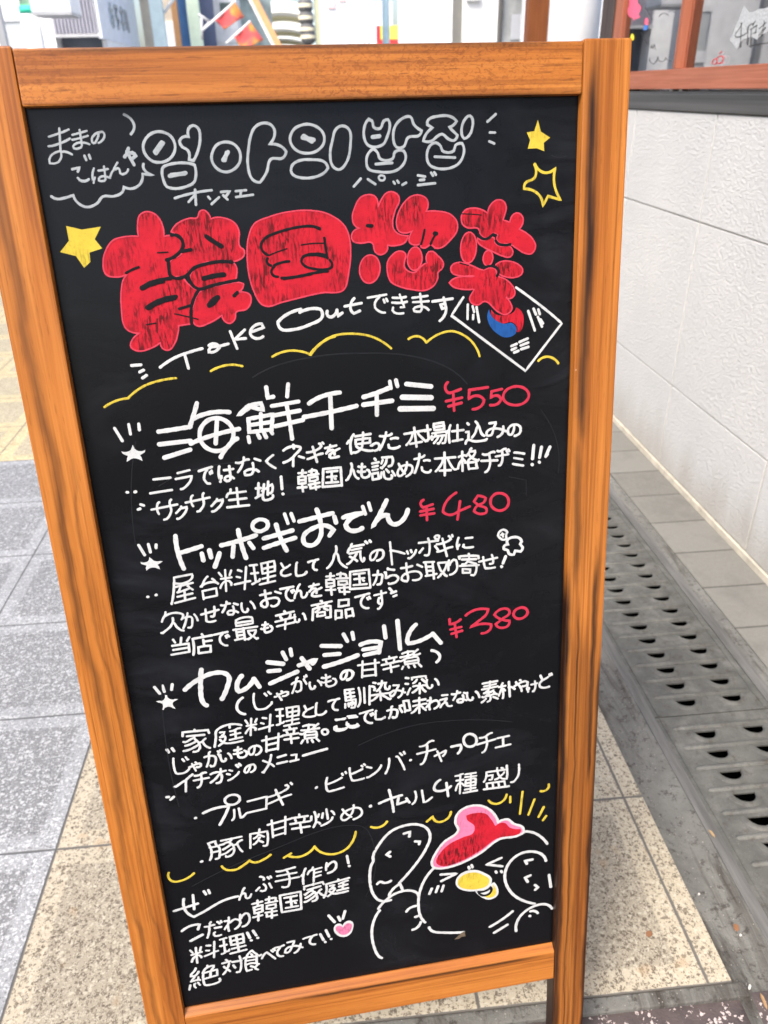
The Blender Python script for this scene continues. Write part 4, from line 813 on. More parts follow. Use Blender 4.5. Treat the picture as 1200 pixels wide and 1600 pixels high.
DRAWING = r'''@lettering|white_marker|thin grey-white hiragana in the top left corner
S 9 -1224,639 -1174,648 -1190,621
S 9 -1196,580 -1172,559 -1122,569
S 9 -1127,723 -1119,695
S 9 -1094,728 -1088,704
S 12 -850,709 -794,733 -772,713 -803,695
S 12 -816,763 -830,734
S 12 -831,745 -793,654
S 9 -814,981 -770,950 -754,915 -760,885 -784,854
S 9 -1399,466 -1362,446 -1304,453 -1248,468 -1235,428 -1204,399 -1161,384 -1091,407 -1043,450 -969,450 -907,472 -887,510 -829,496 -766,530 -741,592 -667,580 -728,623 -726,658
T ま 9 -1346,894,159,32,-19,-215
T ま 9 -1184,881,109,22,-9,-115
T の 9 -1056,863,93,19,-5,-68
T は 9 -1086,635,117,23,-7,-92
T ん 9 -959,661,128,25,-5,-81
@lettering|white_marker|grey-white outlined Korean letters
C 10 -488,763 -502,724 -531,692 -570,671 -614,664 -656,673 -689,697 -709,730 -712,769 -698,808 -669,840 -630,860 -586,867 -545,858 -511,836 -491,802
S 14 -568,793 -630,727
S 14 -578,796 -636,733
C 10 -378,880 -343,900 -309,881 -303,820 -330,735 -371,669 -401,678 -400,737 -440,765 -452,801 -425,828 -385,828
C 10 -594,629 -567,644 -407,652 -367,638 -377,532 -399,514 -582,500 -593,516
S 13 -552,571 -435,590
S 13 -541,580 -443,584
C 10 -28,684 -40,646 -67,614 -103,593 -144,586 -184,595 -215,618 -234,652 -238,690 -225,728 -199,760 -163,780 -122,787 -83,778 -51,756 -32,723
S 14 -156,666 -116,718
S 14 -146,666 -127,715
C 10 90,874 153,904 214,891 237,844 190,763 266,750 308,709 280,668 189,662 150,574 97,508 42,529 19,623 37,748 55,810
C 10 598,788 585,751 555,719 512,699 462,693 413,702 373,725 348,757 342,795 355,831 385,862 428,882 477,888 525,879 565,857 591,825
S 16 435,800 517,782
S 16 446,808 503,773
C 10 342,612 388,643 493,649 588,629 608,588 556,544 379,534 336,564
C 10 657,778 686,848 736,871 784,846 788,743 752,624 691,575 645,603 633,691
C 10 907,879 935,910 961,897 971,855 1021,848 1046,895 1082,905 1093,875 1067,783 1033,736 926,733 895,788
S 15 957,789 1011,794
C 10 1133,861 1194,913 1251,918 1276,865 1333,824 1315,792 1228,779 1190,716 1136,717 1115,782
C 10 915,672 960,711 991,684 1007,640 1106,637 1124,682 1192,686 1205,634 1138,561 975,552 914,573 902,627
S 11 973,604 1099,608
C 10 1385,894 1467,919 1557,914 1604,881 1578,853 1545,841 1610,785 1582,750 1536,762 1491,796 1455,781 1405,748 1343,752 1374,807 1420,841 1379,863
C 10 1726,830 1715,801 1699,777 1681,764 1664,761 1651,771 1643,791 1642,818 1648,849 1660,877 1676,900 1694,914 1710,916 1723,907 1731,887 1732,860
C 10 1389,710 1441,738 1480,712 1489,681 1580,678 1594,717 1645,727 1659,670 1606,581 1412,569 1372,613
S 10 1429,640 1589,629
S 9 1846,872 1910,922
S 9 1864,798 1905,796
S 9 1860,736 1901,720
@lettering|white_marker|tiny grey-white katakana reading aid
S 9 -535,421 -416,449 -264,466
S 9 -382,473 -388,370
S 9 -390,435 -440,390
S 9 -293,422 -281,405
S 9 -275,371 -215,416
S 9 -197,451 -132,455 -167,417
S 9 -183,427 -155,397
S 9 -90,453 -11,457
S 9 -49,452 -59,420
S 9 -91,413 36,423
@lettering|white_marker|tiny grey-white katakana reading aid
S 9 796,454 852,507
S 9 906,500 962,465
S 9 1104,477 1114,463
S 9 1133,482 1144,469
S 9 1170,451 1202,467
S 9 1295,516 1350,505
S 10 1309,481 1342,482
S 10 1293,445 1428,454
S 10 1399,530 1413,509
S 10 1424,532 1435,515
C 8 1038,505 1036,498 1031,493 1023,489 1014,488 1005,490 997,494 993,500 991,507 993,514 999,519 1006,523 1016,524 1024,522 1032,518 1037,512
@title_lettering|red_marker|red bubble characters of the headline
F -822,270 -801,315 -745,336 -686,311 -652,249 -649,160 -586,162 -535,141 -523,84 -559,29 -622,-2 -642,-63 -631,-141 -561,-135 -518,-186 -454,-238 -498,-305 -519,-393 -525,-483 -627,-492 -639,-547 -675,-626 -727,-672 -770,-656 -779,-609 -850,-646 -953,-664 -1004,-635 -1002,-600 -923,-529 -1000,-510 -1029,-473 -1032,-344 -1015,-218 -981,-123 -953,-95 -1038,-110 -1106,-88 -1112,-2 -1080,81 -1017,149 -927,170 -832,168
F -592,191 -541,244 -449,278 -390,280 -368,321 -340,331 -313,314 -292,267 -254,276 -186,267 -121,232 -95,179 -101,65 -70,34 -76,-4 -114,-31 -150,-41 -289,-32 -401,-46 -475,-81 -509,-118 -601,-142 -637,-112 -643,-44 -608,-2 -540,28 -517,93 -524,150 -560,171
F -496,-133 -455,-82 -372,-52 -261,-45 -161,-52 -140,-88 -146,-142 -160,-175 -278,-194 -412,-223 -470,-208 -500,-167
F -491,-335 -447,-258 -383,-227 -270,-209 -147,-196 -102,-208 -111,-242 -170,-273 -104,-270 -60,-294 -59,-350 -97,-398 -181,-418 -191,-463 -236,-498 -275,-478 -290,-432 -393,-486 -482,-504 -514,-474 -512,-394
F 25,219 137,263 301,295 463,296 583,268 700,187 737,104 743,-29 720,-163 683,-282 656,-304 500,-308 296,-341 178,-363 68,-387 20,-366 -25,-275 -52,-147 -52,-7 -29,123
F 772,236 795,304 839,370 900,392 958,376 975,338 978,300 1006,357 1049,400 1094,405 1137,376 1143,339 1107,271 1084,154 1111,110 1164,87 1202,84 1177,37 1100,15 1035,22 1029,-21 982,-47 938,-27 915,43 821,46 765,66 758,105 781,139 827,154 784,180
F 1114,173 1128,242 1173,317 1235,366 1295,375 1351,351 1369,309 1349,255 1459,250 1543,226 1596,167 1595,104 1539,35 1468,-16 1414,-17 1384,10 1337,-13 1302,-5 1299,21 1253,12 1211,35 1210,64 1241,119 1179,104 1131,120
F 967,-162 956,-197 937,-227 912,-247 884,-256 856,-252 832,-235 815,-208 806,-174 807,-138 818,-103 837,-73 862,-53 890,-45 918,-49 942,-65 959,-91 968,-125
F 1308,-96 1301,-126 1288,-151 1270,-169 1250,-177 1229,-175 1212,-162 1198,-141 1191,-113 1191,-83 1198,-54 1211,-29 1228,-11 1248,-3 1269,-5 1287,-18 1300,-39 1307,-66
F 1033,-99 1066,-58 1117,-28 1159,-34 1179,-56 1167,-106 1164,-149 1192,-180 1246,-193 1285,-162 1333,-129 1349,-126 1342,-78 1363,-43 1390,-41 1436,-76 1480,-136 1465,-179 1433,-203 1432,-243 1399,-300 1327,-334 1225,-324 1117,-293 1049,-252 1026,-178
F 1632,207 1658,248 1714,264 1783,255 1844,222 1870,283 1922,316 1970,307 1996,263 1983,204 1970,168 2027,147 2044,194 2079,215 2119,199 2137,162 2102,92 2169,57 2223,6 2242,-51 2207,-97 2144,-87 2073,-43 2019,-13 1957,-10 1922,12 1926,56 1887,71 1869,50 1821,40 1786,66 1769,110 1678,122 1640,151
F 1751,-34 1744,-74 1730,-108 1710,-132 1688,-144 1666,-141 1646,-125 1631,-97 1623,-60 1623,-20 1630,19 1644,53 1664,77 1686,88 1708,86 1728,70 1743,42 1751,6
F 1760,43 1817,21 1865,42 1897,37 1904,1 1957,-30 2024,-31 2053,-83 2029,-114 1966,-103 1878,-63 1816,-32 1764,11
F 1887,-120 1882,-139 1873,-156 1860,-167 1846,-172 1832,-170 1820,-161 1811,-147 1806,-128 1806,-108 1811,-89 1820,-72 1832,-61 1846,-56 1860,-58 1872,-67 1881,-81 1886,-100
F 2137,-233 2126,-253 2103,-267 2069,-274 2029,-273 1989,-264 1952,-249 1924,-229 1907,-206 1904,-184 1915,-164 1939,-150 1972,-143 2011,-144 2052,-153 2088,-168 2117,-188 2134,-211
F 1539,-172 1570,-141 1623,-137 1710,-164 1807,-202 1851,-189 1904,-198 1922,-249 1994,-285 2057,-347 2071,-407 2031,-438 1995,-423 2040,-481 2048,-524 1995,-562 1932,-538 1815,-447 1765,-472 1711,-458 1691,-419 1717,-370 1730,-346 1637,-343 1558,-320 1525,-286 1568,-255 1656,-243 1736,-246 1612,-237 1547,-209
@title_outline|black_marker|
S 13 -595,167 -552,163 -526,136 -519,93 -536,58 -590,16 -652,-7
@title_outline|black_marker|
S 13 -537,47 -465,60
@title_outline|black_marker|
S 13 -639,-15 -645,-63 -638,-121 -601,-142 -509,-118
@title_outline|black_marker|
S 13 -498,-109 -453,-71 -371,-48 -260,-38 -171,-46
@title_outline|black_marker|
S 13 -860,-195 -802,-166 -721,-148 -641,-140
@title_outline|black_marker|
S 13 -847,-344 -751,-296 -619,-274
@title_outline|black_marker|
S 13 -509,-118 -500,-167 -471,-213 -433,-231 -361,-214 -258,-195 -155,-180
@title_outline|black_marker|
S 13 -444,-239 -486,-296 -516,-373 -526,-488
@title_outline|black_marker|
S 13 -182,-291 -155,-269
@title_outline|black_marker|
S 9 -961,-85 -914,-64 -861,-47
@title_outline|black_marker|
S 10 -606,-366 -512,-344
@title_outline|black_marker|
S 17 -343,147 -293,110 -238,73
@title_outline|black_marker|
S 18 -396,-155 -322,-139 -241,-132
@title_outline|black_marker|
S 18 -861,-199 -783,-172 -702,-155
@title_outline|black_marker|
S 18 -837,-347 -753,-310 -630,-283
@title_outline|black_marker|
S 18 -382,-351 -354,-323 -315,-300
@title_outline|black_marker|
S 18 -378,-356 -334,-329 -305,-296
@title_outline|black_marker|
S 5 -645,-401 -558,-426 -475,-451
@title_outline|black_marker|
S 5 -713,47 -635,49
@title_outline|black_marker|
S 5 -865,-468 -794,-462
@title_outline|black_marker|
S 10 518,160 470,181 405,188 323,180 241,164 167,145 99,117 61,73 63,34 104,-7
@title_outline|black_marker|
S 10 102,-30 91,-57 121,-85
@title_outline|black_marker|
S 10 144,-94 120,-133 134,-161 166,-170
@title_outline|black_marker|
S 10 371,-35 355,-66 382,-102 447,-125 538,-134 589,-117 591,-85 576,-67
@title_outline|black_marker|
S 10 546,97 553,19 558,-52
@title_outline|black_marker|
S 10 145,-83 204,-66 262,-61
@title_outline|black_marker|
S 11 194,-180 277,-180 360,-169 461,-154 553,-147
@title_outline|black_marker|
S 11 371,-31 438,-16 545,-28
@title_outline|black_marker|
S 11 413,187 486,178 514,164
@title_outline|black_marker|
S 11 210,-186 310,-178 427,-162
@title_outline|black_marker|
S 11 388,-24 471,-24 552,-42
@title_outline|black_marker|
S 5 111,-11 179,13 254,33
@title_outline|black_marker|
S 5 366,53 444,61 539,59
@title_outline|black_marker|
S 9 1333,122 1316,52 1303,17
@title_outline|black_marker|
S 9 1428,93 1396,48 1380,13
@title_outline|black_marker|
S 14 884,170 921,169
@title_outline|black_marker|
S 15 1413,90 1428,89
@title_outline|black_marker|
S 11 1769,67 1791,42 1821,31 1861,43 1887,62 1913,56
@title_outline|black_marker|
S 11 1909,17 1931,-9 1984,-21 2028,-17
@title_outline|black_marker|
S 11 1811,-190 1851,-175 1904,-184 1931,-212 1922,-253
@title_outline|black_marker|
S 4 1632,226 1714,221 1792,212
@title_outline|black_marker|
S 5 1614,-139 1684,-163
@star_drawing|yellow_marker|solid yellow star at the left edge
P -1332,263 -1227,233 -1090,247 -1147,163 -1104,97 -1199,72 -1203,6 -1255,-33 -1299,52 -1406,85 -1330,160
@star_drawing|yellow_marker|solid small yellow star in the top right corner
P 2245,874 2271,792 2346,749 2295,714 2301,654 2239,677 2167,675 2185,737 2158,790 2218,798
@star_drawing|yellow_marker|outlined yellow star
S 10 2226,566 2308,500 2395,531 2387,421 2444,298 2339,328 2297,257 2265,339 2143,390 2148,429 2228,472 2222,563
@lettering|white_marker|white takeaway line under the headline
S 11 -1022,-772 -951,-771
S 11 -970,-826 -936,-812
S 11 -954,-875 -920,-855
S 11 -809,-799 -692,-734 -580,-700 -469,-676
S 11 -609,-716 -595,-823
S 11 -416,-656 -357,-649 -338,-676 -382,-709 -422,-707 -411,-678 -341,-668 -266,-653
S 11 -241,-559 -201,-694
S 11 -128,-553 -212,-622 -126,-620
S 11 -90,-575 19,-546 7,-516 -63,-539 -86,-592 -53,-625 9,-616
S 12 324,-424 211,-457 136,-510 155,-565 247,-575 389,-543 486,-491 476,-432 399,-423 313,-448
S 12 529,-450 532,-486 561,-497 607,-446
S 12 607,-446 614,-491 649,-470
S 11 672,-420 808,-405
S 11 750,-365 717,-441 743,-481 791,-462
S 11 1386,-424 1551,-410
S 11 1477,-399 1495,-477 1462,-484 1449,-452 1482,-448 1495,-504 1440,-581
T で 11 854,-358,166,5,-3,-134
T き 11 1048,-361,125,3,-2,-140
T ま 11 1220,-365,126,3,0,-137
@flag_drawing|white_marker|white outlined flag with bars in its corners
S 10 1639,-407 1539,-544 2171,-1035 2482,-663 2367,-565 2083,-353
S 10 1677,-465 1672,-580
S 10 1717,-480 1730,-527
S 10 1722,-549 1718,-583
S 10 1750,-488 1769,-608
S 11 2189,-545 2248,-706
S 11 2235,-529 2256,-577
S 11 2271,-597 2309,-679
S 11 2276,-537 2290,-575
S 11 2297,-621 2318,-653
S 11 2046,-822 2091,-805
S 11 2117,-794 2188,-769
S 11 2050,-851 2087,-840
S 11 2128,-821 2193,-802
S 11 2071,-876 2108,-866
S 11 2132,-853 2193,-837
@flag_circle|red_marker|red half of the flag circle
F 1875,-517 1914,-557 2004,-566 2064,-547 2084,-510 2135,-551 2150,-627 2116,-711 2086,-709 2089,-662 2045,-625 1974,-632 1904,-594 1869,-550
@flag_circle|blue_marker|blue half of the flag circle
F 1855,-512 1874,-564 1914,-604 1981,-636 2045,-632 2081,-661 2086,-715 2005,-748 1924,-712 1864,-648 1839,-571
@wave_line|yellow_marker|
S 9 -1276,-1079 -1183,-1036 -1089,-1024
@wave_line|yellow_marker|
S 9 -1089,-1024 -954,-938 -823,-903 -699,-893
@wave_line|yellow_marker|
S 9 -427,-857 -341,-826 -257,-817 -176,-834
@wave_line|yellow_marker|
S 9 67,-776 186,-740 298,-751 374,-782
@wave_line|yellow_marker|
S 9 374,-782 482,-685 579,-650
@wave_line|yellow_marker|
S 9 364,-781 445,-705 563,-646 715,-637 885,-673 1030,-774
@wave_line|yellow_marker|
S 9 1177,-709 1261,-693 1324,-746
@wave_line|yellow_marker|
S 9 1324,-746 1428,-685 1546,-670 1684,-741 1747,-821 1773,-887
@wave_line|yellow_marker|
S 10 2284,-960 2366,-930 2461,-992
@bullet_star|white_marker|
C 8 -1109,-1409 -1086,-1453 -1019,-1457 -1072,-1484 -1055,-1530 -1111,-1502 -1167,-1527 -1148,-1482 -1200,-1452 -1133,-1452
P -1109,-1409 -1086,-1453 -1019,-1457 -1072,-1484 -1055,-1530 -1111,-1502 -1167,-1527 -1148,-1482 -1200,-1452 -1133,-1452
@bullet_ray|white_marker|
S 12 -1226,-1253 -1182,-1358
@bullet_ray|white_marker|
S 12 -1114,-1229 -1111,-1310
@bullet_ray|white_marker|
S 12 -1036,-1232 -1038,-1281
@bullet_dot|white_marker|
S 12 -1211,-1789 -1203,-1789
@bullet_dot|white_marker|
S 12 -1148,-1791 -1140,-1791
@menu_lettering|white_marker|large white heading of the first dish
S 18 -892,-1309 -767,-1300 -636,-1288
S 18 -902,-1413 -650,-1403
S 18 -875,-1525 -663,-1476
S 18 -563,-1102 -602,-1198 -646,-1294
S 18 -609,-1226 -475,-1189 -317,-1194
S 18 -653,-1426 -517,-1383 -257,-1338
S 18 -279,-1415 -357,-1471 -428,-1560
C 18 -305,-1381 -321,-1432 -356,-1474 -403,-1500 -456,-1506 -506,-1491 -546,-1458 -570,-1411 -574,-1359 -557,-1308 -523,-1267 -477,-1241 -424,-1235 -375,-1249 -334,-1282 -310,-1328
S 18 -423,-1251 -456,-1443
C 17 -245,-1226 -197,-1182 -110,-1141
C 17 -172,-1155 -57,-1141 -48,-1199
C 17 -173,-1261 -175,-1372 7,-1364 28,-1240
S 16 -69,-1225 -79,-1366
S 16 -169,-1314 18,-1302
S 16 -188,-1407 -184,-1456
S 16 -109,-1397 -97,-1426
S 16 -59,-1388 -43,-1427
S 16 -3,-1371 9,-1399
S 17 -4,-1015 -1,-1101 45,-1095
S 17 173,-1003 155,-1103
S 17 25,-1170 246,-1149
S 17 37,-1249 249,-1226
S 17 38,-1339 268,-1306
S 17 146,-1160 157,-1297 166,-1456
S 18 329,-1174 433,-1124 589,-1101
S 19 278,-1282 501,-1256 718,-1224
S 18 507,-1114 501,-1394
S 19 781,-1154 870,-1134 990,-1098
S 19 777,-1219 1019,-1202
S 19 892,-1135 885,-1312
S 16 1007,-1041 1014,-1099
S 16 1058,-1035 1070,-1086
S 21 1143,-1072 1353,-1109
S 22 1107,-1179 1351,-1203
S 22 1082,-1276 1368,-1296
@price_lettering|price_marker|red price beside the first dish
S 12 1498,-1082 1473,-1123 1497,-1172 1557,-1165 1608,-1149
S 12 1541,-1184 1546,-1328
S 12 1479,-1243 1618,-1221
S 12 1500,-1288 1613,-1267
S 12 1679,-1162 1843,-1150
S 12 1683,-1163 1674,-1238 1756,-1216 1809,-1258 1785,-1306 1708,-1329
S 12 1873,-1189 1966,-1175
S 12 1875,-1189 1869,-1244 1925,-1228 1958,-1263 1929,-1297 1863,-1304
C 12 2205,-1240 2200,-1271 2178,-1298 2143,-1317 2100,-1324 2056,-1319 2017,-1302 1989,-1277 1977,-1246 1982,-1215 2004,-1188 2039,-1170 2081,-1162 2125,-1167 2164,-1184 2192,-1209
@menu_lettering|white_marker|white description lines of the first dish
S 12 -1145,-1944 -1128,-1939
S 12 -1117,-1902 -1093,-1915
S 13 46,-1771 46,-1880
S 13 49,-1922 52,-1926
S 14 2255,-1691 2246,-1811
S 14 2242,-1860 2247,-1865
S 14 2326,-1712 2310,-1806
S 14 2307,-1845 2311,-1849
S 14 2405,-1719 2370,-1795
S 14 2385,-1781 2366,-1801
T ニ 13 -1011,-1705,178,10,-11,-110
T ラ 13 -801,-1662,124,7,-12,-147
T で 13 -618,-1651,110,6,-10,-136
T は 13 -456,-1641,118,7,-8,-124
T な 13 -305,-1580,191,11,-10,-158
T く 13 -60,-1582,69,4,-5,-112
T ネ 13 81,-1515,184,11,-8,-184
T ギ 13 279,-1517,140,8,-5,-159
T を 13 441,-1538,114,7,-3,-117
T 使 13 618,-1466,213,9,-3,-165
T っ 13 823,-1556,68,3,-1,-65
T た 13 893,-1465,176,7,-1,-143
T 本 13 1112,-1448,189,8,1,-176
T 場 13 1288,-1433,178,7,2,-177
T 仕 13 1468,-1451,151,6,3,-147
T 込 14 1646,-1440,185,7,6,-182
T み 14 1821,-1469,170,7,5,-126
T の 14 2012,-1500,115,4,5,-97
T サ 12 -1027,-1895,207,15,-15,-163
T ク 12 -837,-1954,93,7,-8,-103
T サ 12 -742,-1868,189,14,-12,-153
T ク 13 -549,-1917,100,7,-7,-106
T 生 13 -408,-1843,175,13,-9,-155
T 地 13 -175,-1807,150,11,-8,-157
T 韓 13 187,-1734,177,10,-7,-185
T 国 13 394,-1746,159,9,-4,-158
T 人 13 590,-1716,112,6,-2,-141
T も 13 700,-1726,100,5,-1,-121
T 認 13 822,-1679,193,11,-1,-202
T め 13 1034,-1743,134,7,1,-128
T た 13 1180,-1689,151,8,2,-165
T 本 13 1364,-1689,193,10,4,-196
T 格 13 1578,-1681,182,10,6,-189
T チ 13 1781,-1726,138,7,7,-173
T ヂ 13 1914,-1700,121,6,7,-140
T ミ 13 2061,-1740,105,6,7,-125
@bullet_star|white_marker|
C 8 -1109,-2378 -1084,-2417 -1020,-2420 -1068,-2444 -1048,-2484 -1103,-2460 -1154,-2482 -1140,-2443 -1191,-2416 -1128,-2416
P -1109,-2378 -1084,-2417 -1020,-2420 -1068,-2444 -1048,-2484 -1103,-2460 -1154,-2482 -1140,-2443 -1191,-2416 -1128,-2416
@bullet_ray|white_marker|
S 12 -1184,-2255 -1149,-2348
@bullet_ray|white_marker|
S 12 -1107,-2256 -1098,-2329
@bullet_ray|white_marker|
S 12 -1044,-2266 -1048,-2295
@bullet_dot|white_marker|
S 12 -1181,-2734 -1175,-2733
@bullet_dot|white_marker|
S 12 -1111,-2725 -1104,-2724
@menu_lettering|white_marker|large white heading of the second dish
S 20 -878,-2204 -877,-2356 -847,-2509
S 20 -874,-2364 -777,-2346 -675,-2321
S 20 -680,-2387 -675,-2451
S 20 -614,-2364 -609,-2431
S 20 -535,-2398 -554,-2447 -586,-2520
S 20 -511,-2331 -358,-2304 -213,-2269
S 20 -356,-2206 -342,-2342 -317,-2469
S 20 -409,-2344 -427,-2446
S 20 -274,-2332 -246,-2386
S 20 -149,-2305 -21,-2282 100,-2259
S 20 -156,-2392 -28,-2362 119,-2328
S 20 -33,-2191 -7,-2315 37,-2439
S 15 46,-2104 68,-2191
S 15 104,-2106 121,-2174
C 18 -101,-2179 -105,-2199 -118,-2218 -139,-2231 -164,-2238 -190,-2236 -212,-2226 -228,-2210 -234,-2190 -230,-2169 -217,-2150 -196,-2137 -171,-2131 -145,-2133 -123,-2143 -108,-2159
S 20 165,-2184 311,-2161 458,-2137
S 20 322,-2091 348,-2238 336,-2342 267,-2412 195,-2391 194,-2318 278,-2259 382,-2241 453,-2290 415,-2341
S 20 468,-2170 481,-2226
S 21 544,-2186 633,-2168 708,-2164
S 21 698,-2167 612,-2201 562,-2255 596,-2308 705,-2302
S 16 720,-2105 739,-2175
S 16 774,-2077 789,-2145
S 21 932,-2067 876,-2169 800,-2296 884,-2209 937,-2207 956,-2272 993,-2296 1051,-2276 1116,-2173
@price_lettering|price_marker|red price beside the second dish
S 12 1256,-2097 1232,-2122 1254,-2167 1339,-2144
S 12 1284,-2170 1285,-2286
S 12 1226,-2200 1345,-2188
S 12 1225,-2236 1350,-2229
S 12 1552,-2059 1462,-2133 1431,-2221 1494,-2259 1591,-2225 1673,-2197
S 12 1585,-2141 1561,-2308
C 12 1810,-2127 1748,-2105 1713,-2153 1757,-2194 1826,-2234 1821,-2272 1757,-2274 1712,-2245 1738,-2200 1802,-2170 1818,-2132
C 13 2032,-2189 2026,-2220 2007,-2245 1980,-2260 1948,-2263 1915,-2253 1888,-2233 1869,-2204 1863,-2172 1869,-2141 1888,-2117 1915,-2102 1947,-2099 1979,-2108 2007,-2128 2025,-2157
@menu_lettering|white_marker|white description lines of the second dish
S 12 727,-2428 743,-2446
S 12 763,-2424 774,-2437
S 14 2005,-2712 1981,-2776
S 14 1965,-2806 1969,-2811
S 12 918,-2903 942,-2935
S 12 934,-2951 976,-2939
S 12 952,-2987 980,-2978
T 屋 12 -966,-2578,194,12,-20,-237
T 台 12 -716,-2611,143,8,-15,-206
T 料 12 -557,-2574,265,16,-13,-196
T 理 12 -289,-2534,216,13,-10,-200
T と 12 -29,-2559,89,5,-5,-115
T し 13 104,-2558,89,5,-4,-134
T て 13 212,-2556,86,5,-3,-101
T 人 13 383,-2455,168,1,-7,-200
T 気 13 565,-2433,154,1,-5,-189
T の 13 760,-2517,125,0,-2,-103
T ト 13 950,-2466,118,0,-2,-206
T ッ 13 1093,-2550,85,0,0,-77
T ポ 13 1200,-2435,185,1,0,-178
T ギ 13 1370,-2452,148,1,2,-197
T に 13 1553,-2484,153,0,2,-111
T 欠 12 -1099,-2904,200,11,-17,-194
T か 12 -916,-2935,131,7,-11,-140
T せ 13 -752,-2902,148,8,-10,-139
T な 13 -568,-2868,139,7,-8,-128
T い 13 -393,-2885,106,6,-5,-97
T お 13 -231,-2801,175,10,-8,-160
T で 13 -54,-2789,124,7,-5,-134
T ん 13 69,-2774,114,6,-4,-127
T を 13 199,-2779,115,6,-4,-128
T 韓 13 360,-2696,196,0,-8,-203
T 国 13 570,-2698,175,0,-5,-172
T か 13 778,-2718,127,0,-2,-130
T ら 13 894,-2708,108,0,-2,-144
T お 13 1032,-2684,194,0,-1,-177
T 取 13 1243,-2687,203,0,1,-160
T り 13 1465,-2690,83,0,2,-151
T 寄 13 1564,-2647,182,0,4,-208
T せ 13 1760,-2685,163,0,4,-130
T 当 13 -1043,-3163,155,11,-12,-151
T 店 13 -860,-3153,177,12,-13,-185
T で 13 -664,-3154,130,9,-8,-131
T 最 13 -489,-3051,202,14,-11,-209
T も 13 -251,-3102,97,7,-5,-108
T 辛 13 -130,-3020,180,13,-7,-181
T い 13 49,-3060,101,7,-2,-80
T 商 13 202,-2961,189,13,-4,-177
T 品 13 425,-2961,157,5,-4,-178
T で 13 607,-2935,142,5,-2,-146
T す 13 778,-2915,104,3,-1,-179
@steam_drawing|white_marker|little white steam puffs
C 11 1954,-2461 1984,-2448 2020,-2478 2008,-2508 2016,-2540 1980,-2546 1956,-2531 1932,-2500 1940,-2472
S 9 1960,-2498 1988,-2493
S 9 1972,-2483 1980,-2517
C 13 2034,-2542 2074,-2531 2125,-2541 2155,-2582 2141,-2605 2166,-2639 2146,-2679 2095,-2667 2082,-2703 2035,-2688 2025,-2655 1988,-2634 1992,-2606 2028,-2597 2016,-2567
@bullet_star|white_marker|
C 9 -1159,-3708 -1135,-3761 -1071,-3765 -1120,-3799 -1102,-3854 -1156,-3821 -1208,-3851 -1192,-3797 -1243,-3761 -1180,-3760
P -1159,-3708 -1135,-3761 -1071,-3765 -1120,-3799 -1102,-3854 -1156,-3821 -1208,-3851 -1192,-3797 -1243,-3761 -1180,-3760
@bullet_ray|white_marker|
S 13 -1245,-3612 -1210,-3684
@bullet_ray|white_marker|
S 13 -1175,-3610 -1166,-3671
@bullet_ray|white_marker|
S 13 -1090,-3608 -1104,-3660
@menu_lettering|white_marker|large white heading of the third dish
S 22 -986,-3677 -896,-3610 -745,-3549 -626,-3556 -588,-3601 -611,-3697 -673,-3819
S 22 -819,-3493 -846,-3653 -844,-3834 -817,-3867
S 22 -474,-3607 -528,-3729 -511,-3766 -429,-3729 -369,-3652
S 22 -369,-3652 -327,-3744
S 22 -228,-3502 -93,-3537
S 22 -230,-3594 -129,-3598
S 22 -228,-3722 -111,-3682 29,-3634
S 22 48,-3572 206,-3532 175,-3570
S 22 80,-3501 141,-3617
S 22 268,-3400 443,-3425
S 22 289,-3498 427,-3503
S 23 277,-3616 436,-3584 591,-3541
S 18 -87,-3419 -61,-3496
S 18 -14,-3394 -9,-3463
S 18 475,-3308 508,-3385
S 18 557,-3302 565,-3372
S 21 626,-3435 726,-3416 814,-3436 791,-3539
S 21 647,-3489 794,-3485
S 21 656,-3546 783,-3531
S 21 851,-3274 861,-3394
S 21 978,-3236 991,-3531
S 21 1148,-3297 1063,-3441 1074,-3482 1175,-3469 1304,-3412
S 22 1304,-3408 1379,-3517
@price_lettering|price_marker|red price beside the third dish
S 13 1468,-3282 1471,-3334 1526,-3325 1571,-3299
S 13 1518,-3348 1533,-3476
S 13 1473,-3390 1580,-3376
S 13 1484,-3436 1587,-3417
S 13 1622,-3262 1720,-3215 1837,-3225 1822,-3275 1738,-3342 1665,-3391 1775,-3369 1866,-3385 1855,-3438 1776,-3470
C 13 2035,-3254 1961,-3241 1899,-3289 1948,-3335 2045,-3371 2027,-3425 1942,-3427 1914,-3387 1980,-3339 2045,-3291
C 14 2220,-3287 2223,-3309 2214,-3331 2196,-3349 2172,-3360 2145,-3362 2119,-3356 2099,-3342 2087,-3322 2085,-3300 2093,-3278 2111,-3261 2135,-3250 2162,-3247 2188,-3253 2208,-3267
@menu_lettering|white_marker|white description lines of the third dish
S 13 -489,-3834 -542,-3889 -546,-3960 -485,-4011
S 14 1291,-3584 1350,-3620 1368,-3664 1333,-3716
C 12 263,-4320 260,-4331 253,-4339 243,-4344 232,-4345 221,-4341 212,-4333 207,-4322 205,-4311 208,-4300 215,-4291 225,-4286 236,-4286 247,-4289 256,-4297 262,-4308
S 14 -622,-4549 -608,-4573
S 14 -597,-4538 -585,-4557
S 14 8,-4547 116,-4525 239,-4506
S 13 -1226,-4279 -1215,-4309
S 13 -1179,-4272 -1166,-4304
S 13 -1299,-4797 -1278,-4797
S 13 -1268,-4831 -1235,-4804
T じ 13 -382,-3810,159,16,-6,-175
T ゃ 13 -194,-3821,125,12,-3,-94
T が 13 -31,-3702,146,15,-3,-152
T い 13 130,-3758,105,10,-1,-81
T も 13 245,-3702,130,13,-1,-135
T の 13 418,-3697,117,12,0,-92
T の 13 421,-3690,113,7,-1,-102
T 甘 13 585,-3612,210,13,-1,-166
T 辛 13 819,-3593,154,9,1,-172
